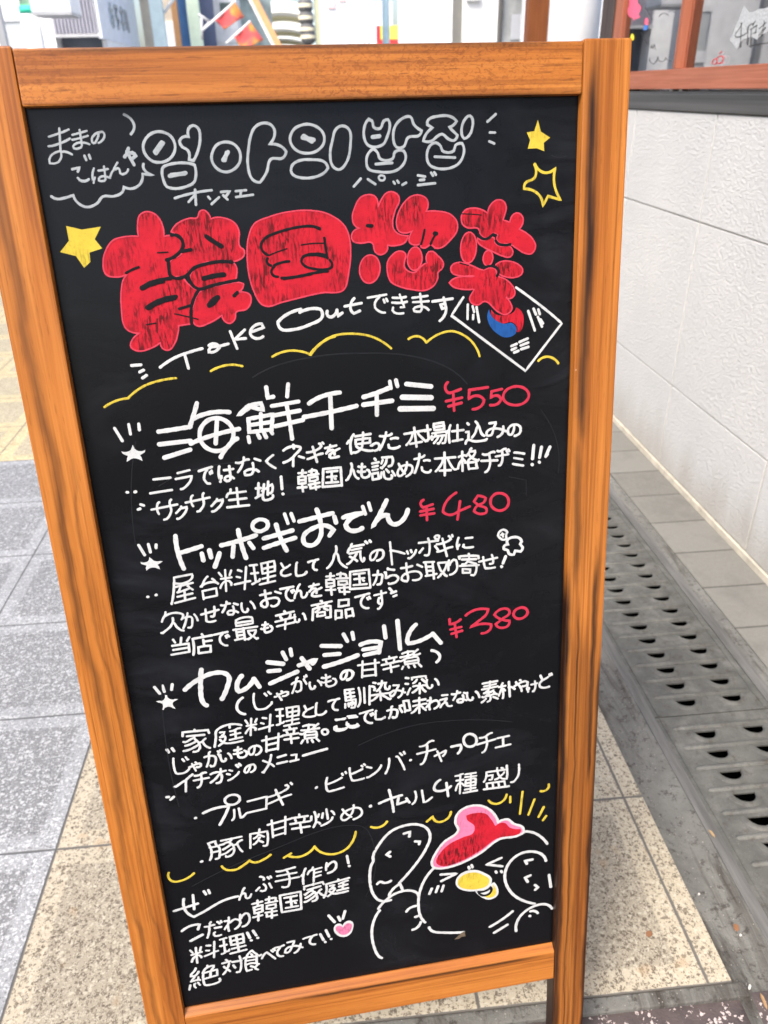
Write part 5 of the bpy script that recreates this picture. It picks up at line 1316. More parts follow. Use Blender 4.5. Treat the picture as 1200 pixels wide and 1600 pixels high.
T 煮 13 984,-3566,202,12,3,-180
T 家 13 -1063,-4109,244,8,-19,-228
T 庭 13 -776,-4113,254,8,-14,-200
T 料 13 -497,-4063,272,9,-10,-182
T 理 13 -209,-4000,221,7,-8,-187
T と 13 51,-4010,103,3,-4,-119
T し 14 170,-3992,96,3,-4,-128
T て 14 287,-3975,104,4,-3,-124
T 馴 14 434,-3882,243,-1,-6,-207
T 染 14 700,-3852,182,-1,-3,-203
T み 14 881,-3910,146,-1,-1,-128
T 深 14 1027,-3844,191,-1,0,-191
T い 14 1236,-3890,111,-1,1,-97
T じ 13 -1182,-4388,135,7,-14,-175
T ゃ 13 -1040,-4455,98,5,-7,-91
T が 13 -896,-4363,147,7,-11,-162
T い 14 -754,-4411,95,5,-5,-83
T も 14 -625,-4357,116,6,-7,-127
T の 14 -487,-4361,113,5,-5,-103
T 甘 14 -361,-4278,195,10,-8,-174
T 辛 14 -159,-4222,139,7,-6,-176
T 煮 14 -4,-4218,190,10,-6,-192
T こ 14 341,-4201,105,5,-2,-112
T こ 14 463,-4200,102,5,-1,-109
T こ 14 333,-4195,109,1,-3,-123
T こ 14 451,-4183,102,1,-2,-106
T で 14 576,-4151,135,1,-2,-142
T し 14 722,-4160,95,1,-1,-99
T が 14 839,-4134,144,2,0,-129
T 味 14 1011,-4069,215,3,1,-174
T わ 14 1226,-4098,123,1,2,-123
T え 14 1356,-4081,109,1,3,-133
T な 14 1481,-4065,143,2,3,-126
T い 14 1629,-4090,114,1,3,-94
T 素 14 1769,-3993,167,2,9,-227
T 朴 14 1939,-4035,160,2,8,-173
T や 14 2101,-4026,123,2,7,-129
T け 14 2228,-4059,104,1,7,-113
T ど 14 2347,-3996,128,2,10,-150
T イ 14 -1209,-4609,174,23,-10,-167
T チ 14 -1026,-4601,136,18,-8,-147
T オ 14 -878,-4576,147,19,-7,-150
T シ 14 -725,-4604,116,15,-4,-108
T の 14 -548,-4571,103,13,-3,-84
T メ 14 -385,-4500,110,14,-4,-165
T ニ 14 -243,-4525,100,13,-1,-72
T ュ 14 -116,-4526,79,10,-1,-66
@menu_lettering|white_marker|white list of further dishes
S 14 -990,-5039 -855,-5000 -743,-5002 -790,-5096 -851,-5200
C 13 -630,-4928 -635,-4951 -650,-4970 -673,-4983 -700,-4989 -728,-4986 -752,-4974 -768,-4956 -774,-4934 -769,-4912 -754,-4893 -731,-4879 -704,-4874 -677,-4877 -653,-4888 -636,-4907
S 14 -1071,-5081 -1064,-5080
S 14 102,-4935 110,-4927
S 14 -1077,-5604 -1069,-5600
S 15 619,-5246 627,-5245
S 14 1042,-4768 1048,-4767
S 14 1460,-4679 1552,-4672 1557,-4715 1525,-4766
C 14 1716,-4644 1711,-4672 1696,-4695 1675,-4708 1649,-4710 1624,-4700 1602,-4680 1588,-4653 1584,-4623 1589,-4595 1604,-4573 1625,-4560 1651,-4558 1676,-4568 1697,-4587 1711,-4614
S 14 710,-5227 831,-5187 942,-5167
S 14 818,-5084 839,-5226 851,-5354
S 14 908,-5194 892,-5269 1004,-5244
S 14 987,-5215 1016,-5268
S 14 1338,-5052 1273,-5142 1294,-5176 1444,-5145
S 14 1400,-5098 1416,-5261
S 14 620,-5242 625,-5239
T ル 14 -724,-5049,140,17,-5,-118
T コ 14 -567,-4978,188,23,-4,-133
T ギ 14 -369,-4871,257,32,-6,-225
T ビ 14 214,-4812,196,16,-2,-182
T ビ 14 444,-4751,147,19,2,-166
T ン 14 608,-4774,141,18,2,-128
T バ 14 779,-4690,208,26,5,-203
T チ 14 1113,-4599,194,25,9,-237
T ャ 14 1290,-4706,117,15,6,-132
T チ 14 1722,-4609,175,22,13,-197
T ェ 14 1907,-4664,150,19,8,-101
T 豚 14 -981,-5393,328,25,-13,-215
T 肉 14 -580,-5339,169,13,-9,-200
T 甘 14 -402,-5234,221,17,-8,-211
T 辛 14 -172,-5228,186,14,-6,-216
T 炒 14 31,-5215,220,17,-3,-184
T め 14 318,-5217,204,16,-1,-169
T ル 14 1040,-5155,205,7,2,-146
T 種 14 1493,-5022,225,8,8,-224
T 盛 14 1789,-5023,250,9,11,-232
T リ 14 2027,-5000,124,5,12,-201
@wave_line|yellow_marker|
S 12 -1396,-5675 -1407,-5732 -1374,-5787 -1282,-5793 -1163,-5729
@wave_line|yellow_marker|
S 13 -889,-5697 -848,-5749 -755,-5762 -676,-5723 -615,-5680
@wave_line|yellow_marker|
S 13 -615,-5680 -561,-5714 -474,-5691 -407,-5649
@wave_line|yellow_marker|
S 13 -280,-5712 -205,-5671
@wave_line|yellow_marker|
S 13 -236,-5696 -124,-5728 -25,-5694 34,-5629
@wave_line|yellow_marker|
S 13 34,-5629 108,-5724 222,-5761 342,-5728 415,-5646 456,-5527
@wave_line|yellow_marker|
S 13 614,-5496 705,-5513 778,-5462
@wave_line|yellow_marker|
S 13 1187,-5537 1249,-5485 1303,-5562 1399,-5539 1438,-5460
@wave_line|yellow_marker|
S 13 1836,-5391 1916,-5446 1993,-5419 2028,-5349
@wave_line|yellow_marker|
S 13 2066,-5382 2067,-5455
@wave_line|yellow_marker|
S 13 2198,-5342 2173,-5616
@wave_line|yellow_marker|
S 13 2328,-5460 2264,-5646
@wave_line|yellow_marker|
S 14 2428,-5579 2375,-5694
@wave_line|yellow_marker|
S 14 2458,-5697 2424,-5745
@wave_line|yellow_marker|
S 13 2391,-5371 2459,-5361 2477,-5300
@menu_lettering|white_marker|white closing lines in the bottom left corner
S 14 -1413,-6155 -1288,-6132 -1172,-6108
S 14 -1205,-5995 -1214,-6173
S 14 -1297,-6025 -1298,-6180 -1230,-6269 -1126,-6224 -928,-6127 -773,-6100
S 14 -1095,-5969 -1081,-6011
S 14 -1051,-5964 -1043,-6004
S 14 352,-5810 360,-5905
S 15 364,-5940 368,-5943
S 14 -1368,-6427 -1272,-6377 -1186,-6378 -1209,-6437
S 15 -1300,-6569 -1174,-6515
S 15 -731,-6587 -711,-6661
S 15 -703,-6694 -699,-6698
S 15 -671,-6575 -645,-6643
S 15 -634,-6676 -631,-6679
S 15 8,-6768 36,-6854
S 15 50,-6883 54,-6887
S 15 71,-6730 99,-6823
S 15 115,-6858 119,-6861
S 15 113,-6539 167,-6638
S 15 211,-6578 228,-6633
S 15 284,-6516 257,-6614
T ん 14 -756,-6012,120,11,-6,-138
T ぶ 14 -587,-5914,162,15,-7,-180
T 手 14 -374,-5862,223,20,-6,-220
T 作 14 -140,-5885,217,20,-4,-188
T り 15 131,-5854,107,10,-1,-136
T だ 15 -1134,-6376,162,14,-11,-191
T わ 15 -935,-6344,155,13,-9,-177
T り 15 -778,-6331,91,8,-8,-172
T 韓 15 -641,-6190,251,22,-10,-267
T 国 15 -359,-6186,207,18,-6,-219
T 家 15 -119,-6095,215,19,-4,-228
T 庭 15 78,-6106,264,23,-2,-186
T 料 15 -1315,-6669,284,43,-11,-208
T 理 15 -1008,-6617,251,38,-9,-220
T 絶 15 -1360,-6940,307,24,-18,-272
T 対 15 -1031,-6903,209,16,-11,-203
T 食 15 -805,-6851,190,15,-12,-259
T べ 15 -618,-6879,141,11,-5,-125
T て 15 -496,-6841,121,9,-5,-144
T み 15 -378,-6815,189,15,-4,-160
T て 15 -166,-6778,134,10,-2,-127
@heart_drawing|white_marker|white rimmed pink heart
F 249,-6703 303,-6652 353,-6673 358,-6753 308,-6847 239,-6859 172,-6804 153,-6721 180,-6675 221,-6671
@heart_fill|pink_marker|
F 253,-6735 301,-6683 341,-6702 337,-6762 293,-6823 241,-6828 193,-6783 173,-6726 195,-6697 229,-6704
@chicken_drawing|white_marker|white line drawing of a waving chick
S 15 870,-6266 1040,-6074 1161,-5886 1215,-5734 1188,-5625 1096,-5556 965,-5541 813,-5590 675,-5746 613,-5873 614,-5924 588,-5984 567,-6192 596,-6366 659,-6456 774,-6471
S 15 757,-6411 809,-6325 879,-6279 904,-6369
S 15 635,-6559 706,-6474 835,-6391 971,-6383 1057,-6437 1069,-6476
S 15 649,-6584 590,-6682 552,-6848 565,-7079 612,-7218 640,-7245
S 15 946,-5642 1008,-5631 1001,-5689
S 15 1058,-5762 1104,-5773 1097,-5804
S 15 793,-5843 754,-5872 790,-5903
S 15 641,-6231 671,-6209 718,-6232 785,-6217
S 15 1246,-6143 1150,-6262 1082,-6442 1064,-6635 1085,-6764 1128,-6853
S 15 932,-6661 962,-6626 1041,-6605
S 16 1026,-6756 1080,-6743
S 16 1083,-6838 1041,-6905 991,-6924
S 16 1170,-6933 1208,-6992 1347,-7043 1549,-7080
S 15 2221,-5852 2331,-5892 2422,-5973 2479,-6062
S 16 2470,-6287 2417,-6187 2295,-6128 2175,-6140 2066,-6228 2013,-6375 2038,-6540 2140,-6711 2352,-6851
S 16 2553,-6962 2483,-6888 2369,-6880 2225,-6957 2154,-7070 2145,-7198
S 16 2257,-6285 2236,-6242 2317,-6240
S 16 2300,-6450 2239,-6470 2271,-6533
S 16 2353,-6592 2385,-6631 2355,-6659
S 16 2509,-6487 2533,-6653
S 16 2308,-6949 2349,-6952 2392,-6992
S 16 2298,-7011 2305,-7017
S 15 1316,-6243 1486,-6262 1320,-6330
S 15 1976,-6150 1813,-6207 1986,-6265
S 15 1616,-6199 1624,-6225
S 15 1650,-6182 1659,-6215
S 16 1912,-6318 1920,-6337
S 16 1972,-6325 1980,-6344
S 15 1186,-6476 1214,-6408
S 15 1257,-6466 1283,-6391
S 15 1320,-6467 1342,-6393
S 16 1845,-7070 1999,-6985 2101,-6905
S 16 1896,-7164 2047,-7083
F 1476,-6352 1540,-6268 1679,-6252 1797,-6320 1868,-6407 1836,-6511 1696,-6539 1557,-6503 1488,-6440
F 1686,-6542 1796,-6528 1856,-6478 1896,-6462 1941,-6570 1927,-6654 1846,-6687 1765,-6645
@comb_fill|pink_marker|pink and red comb of the chick
F 1223,-6062 1255,-5974 1354,-5829 1510,-5708 1483,-5600 1504,-5501 1591,-5433 1724,-5428 1839,-5494 1916,-5610 1936,-5683 2033,-5659 2102,-5725 2201,-5790 2212,-5862 2133,-5895 1956,-5897 1739,-6044 1503,-6141 1308,-6157 1241,-6125
@comb_fill|red_marker|
F 1271,-6072 1313,-5962 1411,-5864 1567,-5800 1664,-5772 1684,-5683 1608,-5589 1599,-5535 1666,-5519 1800,-5544 1858,-5623 1907,-5724 1994,-5694 2073,-5778 2181,-5810 2172,-5862 2054,-5880 1936,-5881 1740,-6009 1523,-6109 1328,-6130
@comb_outline|white_marker|
C 14 1223,-6062 1255,-5974 1354,-5829 1510,-5708 1483,-5600 1504,-5501 1591,-5433 1724,-5428 1839,-5494 1916,-5610 1936,-5683 2033,-5659 2102,-5725 2201,-5790 2212,-5862 2133,-5895 1956,-5897 1739,-6044 1503,-6141 1308,-6157 1241,-6125
@beak_fill|yellow_marker|
F 1500,-6357 1550,-6299 1678,-6284 1777,-6340 1841,-6414 1816,-6490 1696,-6514 1567,-6481 1508,-6432
F 1876,-6482 1913,-6559 1906,-6637 1846,-6662 1792,-6633 1866,-6591
@beak_outline|black_marker|
S 14 1716,-6553 1816,-6549 1856,-6515 1852,-6589 1786,-6617 1726,-6575
@chalk_smudge|brown_smudge|small brown mark under the chick
P 1446,-7160 1518,-7091 1559,-7064 1573,-7144 1528,-7139 1497,-7164
@wipe_mark|dust_mark|
S 6 -103,-930 83,-852 447,-795 759,-795 1180,-844 1501,-965 1663,-1110
@wipe_mark|dust_mark|
S 4 -1080,-1374 -1169,-1742 -1208,-2243
@wipe_mark|dust_mark|
S 5 -1184,-3598 -1228,-4339 -1199,-4921
@wipe_mark|dust_mark|
S 5 543,-4518 1050,-4381 1559,-4386 2078,-4488
@wipe_mark|dust_mark|
S 4 -953,-1762 -671,-1652 -251,-1618
@wipe_mark|dust_mark|
S 4 2314,-1379 2466,-1675 2486,-1969
@wipe_mark|dust_mark|
S 5 -1201,-5886 -418,-5602 488,-5457 587,-5554 516,-6363
@wipe_mark|dust_mark|
S 3 2362,622 2425,606 2482,614
@wipe_mark|dust_mark|
S 3 1159,966 1199,995 1258,1003
@wipe_mark|dust_mark|
S 4 2031,-1957 2190,-2001 2192,-2150
'''
# ------------------------------------------------------------------ the A-frame chalkboard
BH = Vector((0.99751655, 0.07043249, 0.0))
BV = Vector((-0.01223411, 0.17326847, 0.98479864))
BN = Vector((0.06936182, -0.98235294, 0.17369984))
U0, V0 = 55.0, -935.0
base = Vector((0, 0, CAM_H)) + BN * -0.62796 + BH * (U0 / 1000) + BV * (V0 / 1000)
SIGN_M = Matrix(((BH.x, -BN.x, BV.x, base.x), (BH.y, -BN.y, BV.y, base.y), (BH.z, -BN.z, BV.z, base.z), (0, 0, 0, 1)))
sign = thing('chalkboard_sign', 'tall wooden A-frame menu board with black chalk panel and orange brown frame', 'sign', mat=SIGN_M)
def bx(u): return (u - U0) / 1000
def bz(v): return (v - V0) / 1000
L_, M_, D_ = (0.49, 0.182, 0.036), (0.36, 0.115, 0.018), (0.15, 0.038, 0.006)
wl = wood('pine_post_plain', 2, L_, M_, D_, 1.3, burns=((bx(-172), 0.0042, bz(-520), bz(170), 0.50), (bx(-176), 0.003, bz(-980), bz(-420), 0.38), (bx(-160), 0.0016, bz(-900), bz(-100), 0.30), (bx(-150), 0.0012, bz(-500), bz(-250), 0.3)), wob=0.014, fleck=0.45)
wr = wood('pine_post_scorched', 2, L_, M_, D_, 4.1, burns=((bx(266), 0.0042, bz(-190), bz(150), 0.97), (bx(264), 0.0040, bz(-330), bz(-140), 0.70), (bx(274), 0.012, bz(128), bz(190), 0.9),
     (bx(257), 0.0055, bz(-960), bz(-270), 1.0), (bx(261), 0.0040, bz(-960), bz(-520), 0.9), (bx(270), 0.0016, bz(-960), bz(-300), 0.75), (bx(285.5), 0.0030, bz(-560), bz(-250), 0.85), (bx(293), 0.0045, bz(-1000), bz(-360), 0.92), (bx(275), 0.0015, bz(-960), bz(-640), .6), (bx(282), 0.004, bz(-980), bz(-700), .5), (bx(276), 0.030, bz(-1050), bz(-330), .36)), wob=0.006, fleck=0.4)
wt = wood('pine_rail', 0, L_, M_, D_, 2.2, burns=((bz(137.5), 0.0020, bx(-150), bx(260), 0.65), (bz(103), 0.0022, bx(-150), bx(260), 0.85)), wob=0.002, fleck=1.0, mottle=0.55)
wb = wood('pine_rail_dark', 0, L_, M_, D_, 6.4, burns=((bz(-753), 0.0022, bx(-60), bx(262), 0.85), (bz(-752), 0.0012, bx(-140), bx(262), .5)), wob=0.003, fleck=0.5)
F, B = -0.008, 0.013      # front and back faces of the frame (local y)
def post(u0, u1, m):
    return MB().box((bx(u0), F, -0.005), (bx(u1), B, bz(140.2)), 0.0016).build('side_post', m, sign)
lp = post(-185.4, -147.6, wl)
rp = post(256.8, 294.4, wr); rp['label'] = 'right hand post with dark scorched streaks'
tr = MB().box((bx(-147.2), F + .0006, bz(103.4)), (bx(256.3), B - .001, bz(138.7)), 0.0014).build('top_rail', wt, sign)
prof = [(F + .0008, bz(-790.5)), (F + .0002, bz(-789.5)), (F + .0002, bz(-751)), (F + .001, bz(-749.8)), (-.001, bz(-744.5)), (B - .001, bz(-744.5)), (B - .001, bz(-790.5))]
br = MB().prism([(bx(-147.2), y, z) for y, z in prof], (0.4035, 0, 0)).build('bottom_rail', wb, sign)

# panel
q = NT('blackboard_paint', 0.3, 0.16)
v = q.coord()
cl = q.noise(q.coord((3, 3, 3)), 1.0, 5, 0.6, 0.8)
wipe = q.noise(q.coord((7, 7, 17), (0, 0, 0), (0, R(-18), 0)), 1.0, 5, 0.65, 2.4)
dust = q.math('MULTIPLY', q.ramp(cl, [(0.45, 0.0), (0.72, 1.0)]), q.ramp(wipe, [(0.42, 0.0), (0.75, 1.0)]))
spk = q.ramp(q.voro(v, 120), [(0.03, 1.0), (0.06, 0.0)])
spm = q.ramp(q.noise(v, 9, 2), [(0.62, 0.0), (0.72, 0.35)])
dust = q.math('ADD', q.math('MULTIPLY', dust, 0.65), q.math('MULTIPLY', spk, spm), clamp=True)
q.col(q.mix(dust, (0.0036, 0.0040, 0.0052), (0.030, 0.034, 0.041)))
q.rough(q.ramp(cl, [(0.3, 0.20), (0.75, 0.30)]))
q.bump(q.noise(v, 900, 3), 0.05, 0.0003)
panel = MB().box((bx(-147.4), 0.0, bz(-747)), (bx(256.6), 0.006, bz(104.8))).build('blackboard', q.m, sign)

# rear leaf of the A-frame (folds out behind the panel)
ang = R(23)
RM = Matrix.Translation((0, B + 0.003, bz(132))) @ Matrix.Rotation(ang, 4, 'X')
rear = MB()
for u0, u1 in ((-180, -147), (256, 289)): rear.box((bx(u0), 0.0, -1.085), (bx(u1), 0.02, 0.0), 0.0015, RM)
rear.box((bx(-146.5), 0.001, -0.05), (bx(255.5), 0.018, -0.012), 0.0012, RM)
rear.box((bx(-146.5), 0.001, -0.92), (bx(255.5), 0.018, -0.88), 0.0012, RM)
rear.build('rear_frame', wl, sign)
MB().box((bx(-146), 0.006, -0.88), (bx(255), 0.010, -0.05), 0, RM).build('rear_panel', q.m, sign)
steel = plain('hinge_steel', (0.45, 0.42, 0.36), 0.35, metal=1.0)
for u in (-110, 220):
    hb = MB().box((bx(u) - 0.02, B - 0.001, bz(112)), (bx(u) + 0.02, B + 0.002, bz(134)), 0.0005)
    hb.rod((bx(u) - 0.02, B + 0.002, bz(135)), (bx(u) + 0.02, B + 0.002, bz(135)), 0.003)
    hb.build('hinge', steel, sign)

# ------------------------------------------------------------------ marker drawing on the panel
def marker(name, c, c2, hatch=0.0, rough=0.65, seed=0):
    q = NT(name, rough, 0.12)
    n1 = q.noise(q.coord((60, 60, 60), (seed, 0, 0)), 1.0, 4, 0.6)
    n2 = q.noise(q.coord((900, 900, 900)), 1.0, 2)
    f = q.math('ADD', q.math('MULTIPLY', q.ramp(n1, [(0.35, 0.0), (0.7, 1.0)]), 0.55), q.math('MULTIPLY', n2, 0.3), clamp=True)
    col = q.mix(f, c, c2)
    thin = q.math('MULTIPLY', q.ramp(q.noise(q.coord((330, 330, 330), (seed, 2, 0)), 1.0, 3, 0.7), [(0.56, 0.0), (0.70, 1.0)]), 0.42)
    col = q.mix(thin, col, tuple(x * 0.42 for x in c2))
    if hatch:
        st = q.noise(q.coord((480, 10, 95), (seed, 0, 0), (0, R(24), 0)), 1.0, 3, 0.6, 0.8)
        pm = q.ramp(q.noise(q.coord((26, 26, 26), (seed + 3, 0, 0)), 1.0, 3, 0.6), [(0.43, 0.03), (0.58, 1.0)])
        hm = q.math('MULTIPLY', q.math('MULTIPLY', q.ramp(st, [(0.46, 0.0), (0.58, 1.0)]), pm), hatch)
        col = q.mix(hm, col, tuple(x * 0.16 + 0.004 for x in c))
    q.col(col)
    return q.m
MK = dict(
    white_marker=marker('white_marker', (0.54, 0.545, 0.535), (0.35, 0.365, 0.37)),
    grey_marker=marker('thin_white_marker', (0.36, 0.385, 0.395), (0.19, 0.21, 0.225)),
    red_marker=marker('red_marker', (0.46, 0.012, 0.025), (0.29, 0.008, 0.018), 0.95),
    price_marker=marker('price_marker', (0.43, 0.026, 0.052), (0.34, 0.02, 0.042)),
    yellow_marker=marker('yellow_marker', (0.56, 0.43, 0.05), (0.40, 0.30, 0.035), 0.4),
    blue_marker=marker('blue_marker', (0.012, 0.075, 0.26), (0.01, 0.055, 0.20), 0.3),
    rim_marker=marker('red_rim_marker', (0.50, 0.045, 0.075), (0.42, 0.03, 0.055)),
    pink_marker=marker('pink_marker', (0.58, 0.17, 0.29), (0.46, 0.12, 0.23), 0.4),
    black_marker=marker('black_marker', (0.006, 0.006, 0.008), (0.008, 0.008, 0.010), rough=0.7),
    dust_mark=marker('dust_mark', (0.012, 0.0135, 0.016), (0.006, 0.0066, 0.008)),
    brown_smudge=marker('brown_smudge', (0.16, 0.12, 0.08), (0.03, 0.025, 0.02)))

GLY = {}
for ln in GLYPHS.strip('\n').split('\n'):
    GLY[ln[0]] = [[tuple(int(c) / 80 for c in a.split(',')) for a in st.split()] for st in ln[2:].split(' / ')]
def pts(t): return [tuple(int(c) for c in a.split(',')) for a in t.split()]
cur = None; groups = []
for ln in DRAWING.strip('\n').split('\n'):
    if ln[0] == '@':
        nm, mt, lb = ln[1:].split('|'); cur = (nm, mt, lb, []); groups.append(cur)
    else: cur[3].append(ln)
for nm, mt, lb, rows in groups:
    ink = Ink(); nf = 0
    lift = {'comb_outline': 0.42, 'comb_fill': 0.10 if mt == 'pink_marker' else 0.24, 'beak_fill': 0.16, 'beak_outline': 0.36, 'heart_fill': 0.16, 'title_outline': 0.34}.get(nm, 0.02)
    for r in rows:
        k, body = r[0], r[2:]
        if k in 'SC':
            hw, rest = body.split(' ', 1)
            pp = [(x + random.uniform(-1.2, 1.2), y + random.uniform(-1.2, 1.2)) for x, y in pts(rest)]
            ink.stroke(pp, int(hw), k == 'C', lift + random.random() * 0.03)
        elif k in 'FP':
            step = 0.012 if nm != 'title_lettering' else 0.012
            ink.fill(pts(body), k == 'F', lift + nf * step, 0.10); nf += 1
        elif k == 'T':
            ch, hw, rest = body.split(' ')
            ox, oy, ax, ay, bx_, by = [int(c) for c in rest.split(',')]
            jx, jy = random.uniform(-.03, .03), random.uniform(-.03, .03)
            p1, p2 = random.random() * 6, random.random() * 6
            for st in GLY[ch]:
                pp = []
                for gx, gy in st:
                    ux = gx + 0.035 * math.sin(p1 + 3.1 * gy + 1.7 * gx) + jx + random.uniform(-.012, .012)
                    uy = gy + 0.035 * math.sin(p2 + 2.7 * gx + 1.1 * gy) + jy + random.uniform(-.012, .012)
                    pp.append((ox + ax * ux + bx_ * uy, oy + ay * ux + by * uy))
                ink.stroke(pp, int(hw) * random.uniform(.76, .88), False, lift + random.random() * 0.05)
    thin = lb.startswith('thin grey') or lb.startswith('grey-white') or lb.startswith('tiny')
    if nm == 'title_lettering':
        rim = Ink()
        for r in rows: rim.stroke(pts(r[2:]), 6, True, 0.30)
        mesh_obj('title_rim', rim.v, rim.f, MK['rim_marker'], panel, True)
    o = mesh_obj(nm, ink.v, ink.f, MK['grey_marker' if thin else mt], panel, True)
    if lb: o['label'] = lb
    for p in o.data.polygons:
        if len(p.vertices) == 3: p.use_smooth = False
# ------------------------------------------------------------------ the street behind
def vpost(mb, px0, px1, Y, z0=0.0, z1=3.2, depth=0.1, py=35, bev=0.005):
    """upright box whose front edges stand in directions px0..px1"""
    a, b = ray(px0, py, Y), ray(px1, py, Y)
    return mb.box((a.x, Y, z0), (b.x, Y + depth, z1), bev)
def P(name, c, rough=.6, var=.08, **k): return plain(name, c, rough, var, **k)
whitem = P('white_paint', (0.900, 0.900, 0.900)); offw = P('off_white_paint', (0.900, 0.900, 0.900)); lav = P('pale_grey_panel', (0.837, 0.851, 0.900)); mint = P('mint_paint', (0.756, 0.900, 0.891)); pgreen = P('pale_green_paint', (0.783, 0.891, 0.675))
teal = P('green_tape', (0.068, 0.702, 0.459)); tan_ = P('tan_render', (0.621, 0.540, 0.432)); beigep = P('beige_board', (0.900, 0.810, 0.567)); bluep = P('blue_board', (0.061, 0.162, 0.365)); navy = P('navy_board', (0.068, 0.088, 0.162)); orangew = P('orange_timber', (0.783, 0.405, 0.189)); olive = P('olive_paint', (0.567, 0.567, 0.378)); mauve = P('mauve_paint', (0.351, 0.284, 0.324)); darkg = P('dark_green_grey', (0.149, 0.189, 0.176)); greyp = P('grey_panel', (0.540, 0.540, 0.540))

def single(name, mb, m, label, cat, group=None):
    return tag(mb.build(name, m), label, cat, group)

# far left
single('steel_post', vpost(MB(), -8, 3, 9.5, depth=.09), greyp, 'grey steel post at the far left edge behind the menu board', 'post')
p = ray(15, 40, 13.5)
t = thing('display_case', 'white framed glazed display case left of the round column', 'case', (p.x, 13.5, 0))
f = MB()
for a, b in (((-.20, 0, 0), (-.16, .05, 2.05)), ((.16, 0, 0), (.20, .05, 2.05)), ((-.16, 0, 1.98), (.16, .05, 2.05)), ((-.16, 0, 1.30), (.16, .05, 1.46)), ((-.16, 0, .0), (.16, .05, .25))): f.box(a, b, .004)
f.build('frame', whitem, t); MB().box((-.16, .02, .25), (.16, .03, 1.30)).build('pane', greyp, t); MB().box((-.16, .02, 1.46), (.16, .03, 1.98)).build('pane', P('case_glass', (0.608, 0.634, 0.634), .15), t)
MB().box((-.20, .05, 0), (.20, .5, 2.05), .004).build('body', offw, t)
p = ray(46, 20, 12.5); r_ = (ray(61, 30, 12.5).x - ray(33, 30, 12.5).x) / 2; zb = ray(46, 16, 12.5).z
t = thing('round_column', 'round white street column with a green band and pale green upper half', 'column', (p.x, 12.5, 0))
MB().cyl((0, 0), r_, 0, zb - .04, 32).build('shaft', whitem, t); MB().cyl((0, 0), r_ * 1.07, zb - .04, zb + .045, 32, bev=.006).build('band', teal, t); MB().cyl((0, 0), r_ * .92, zb + .045, 3.9, 32).build('upper_shaft', pgreen, t); MB().cyl((0, 0), r_ * 1.35, 0, .22, 32, bev=.02).build('base', whitem, t)
# projecting white box sign
pa, pb = ray(62, 20, 12.0), ray(112, 23, 12.0)
t = thing('box_sign', 'blank white projecting box sign above the grey shutter', 'sign', (pa.x, 12.0, pb.z))
wd = pb.x - pa.x
MB().box((-.1, .0, .03), (wd, .55, .9), .01).build('sign_face', whitem, t); MB().box((-.1, .0, -.0), (wd, .55, .029), .004).build('underside', greyp, t)
MB().rod((.1, .3, .9), (.1, .3, 1.6), .02).build('bracket', greyp, t)
# shop with the corrugated shutter box and side panel with raised letters
c0, c1 = ray(86, 60, 14.4), ray(158, 58, 14.4)
t = thing('shutter_shop', 'pale grey corner shop with corrugated shutter box and raised lettering on its side', 'building', (c1.x, 14.4, 0))
wd = c1.x - c0.x; zb = c1.z
sh = MB()
n_ = 26
for k in range(n_):
    x = -wd + wd * k / n_
    sh.box((x + .004, -.03 if k % 2 else -.005, zb + .05), (x + wd / n_ - .002, .05, zb + 1.5), .004)
sh.build('shutter', P('shutter_steel', (0.459, 0.446, 0.499), .45), t)
MB().box((-wd, -.035, zb), (0, .06, zb + .045), .006).build('shutter_rail', greyp, t)
MB().box((-wd, .4, 0), (-.05, .5, zb + .1)).build('shop_window', P('dark_shop_glass', (0.135, 0.149, 0.176), .15), t)
MB().box((-.03, -.03, zb - .02), (.03, 3.2, zb + 1.5), .006).build('side_panel', lav, t)
MB().box((-.06, .3, 0), (.02, 3.2, zb - .021), .004).build('side_wall', whitem, t)
MB().box((-3.5, .06, 0), (-wd - .01, 3.2, 3.4)).build('wall', offw, t)
MB().box((-wd, .07, zb + 1.51), (.03, 3.2, 4.2), .01).build('upper_wall', offw, t)
MB().box((.031, .2, zb + .78), (.06, 2.3, zb + 1.45), .006).build('beige_board', beigep, t)
lt = P('letter_steel', (0.405, 0.446, 0.472), .3, metal=.7)
yy = .75
for (dy, st) in ((0, [((0, .26), (.22, .26)), ((.1, .36), (.04, .06)), ((.04, .16), (.2, .12)), ((.2, .2), (.16, .02))]), (.42, [((0, .34), (.2, .34)), ((.2, .34), (.04, .2)), ((.04, .2), (.2, .16)), ((.2, .16), (.08, .02))]), (.84, [((.02, .3), (.22, .3)), ((.14, .38), (.12, .02)), ((.0, .14), (.24, .14))]), (1.22, [((.04, .36), (.04, .05)), ((.04, .2), (.2, .24)), ((.14, .34), (.22, .02))])):
    let = MB()
    for (a, b) in st: let.bar((.045, yy + dy + a[0], zb + .16 + a[1]), (.045, yy + dy + b[0], zb + .16 + b[1]), .05, .03, .004, up='X')
    let.build('raised_letter', lt, t)

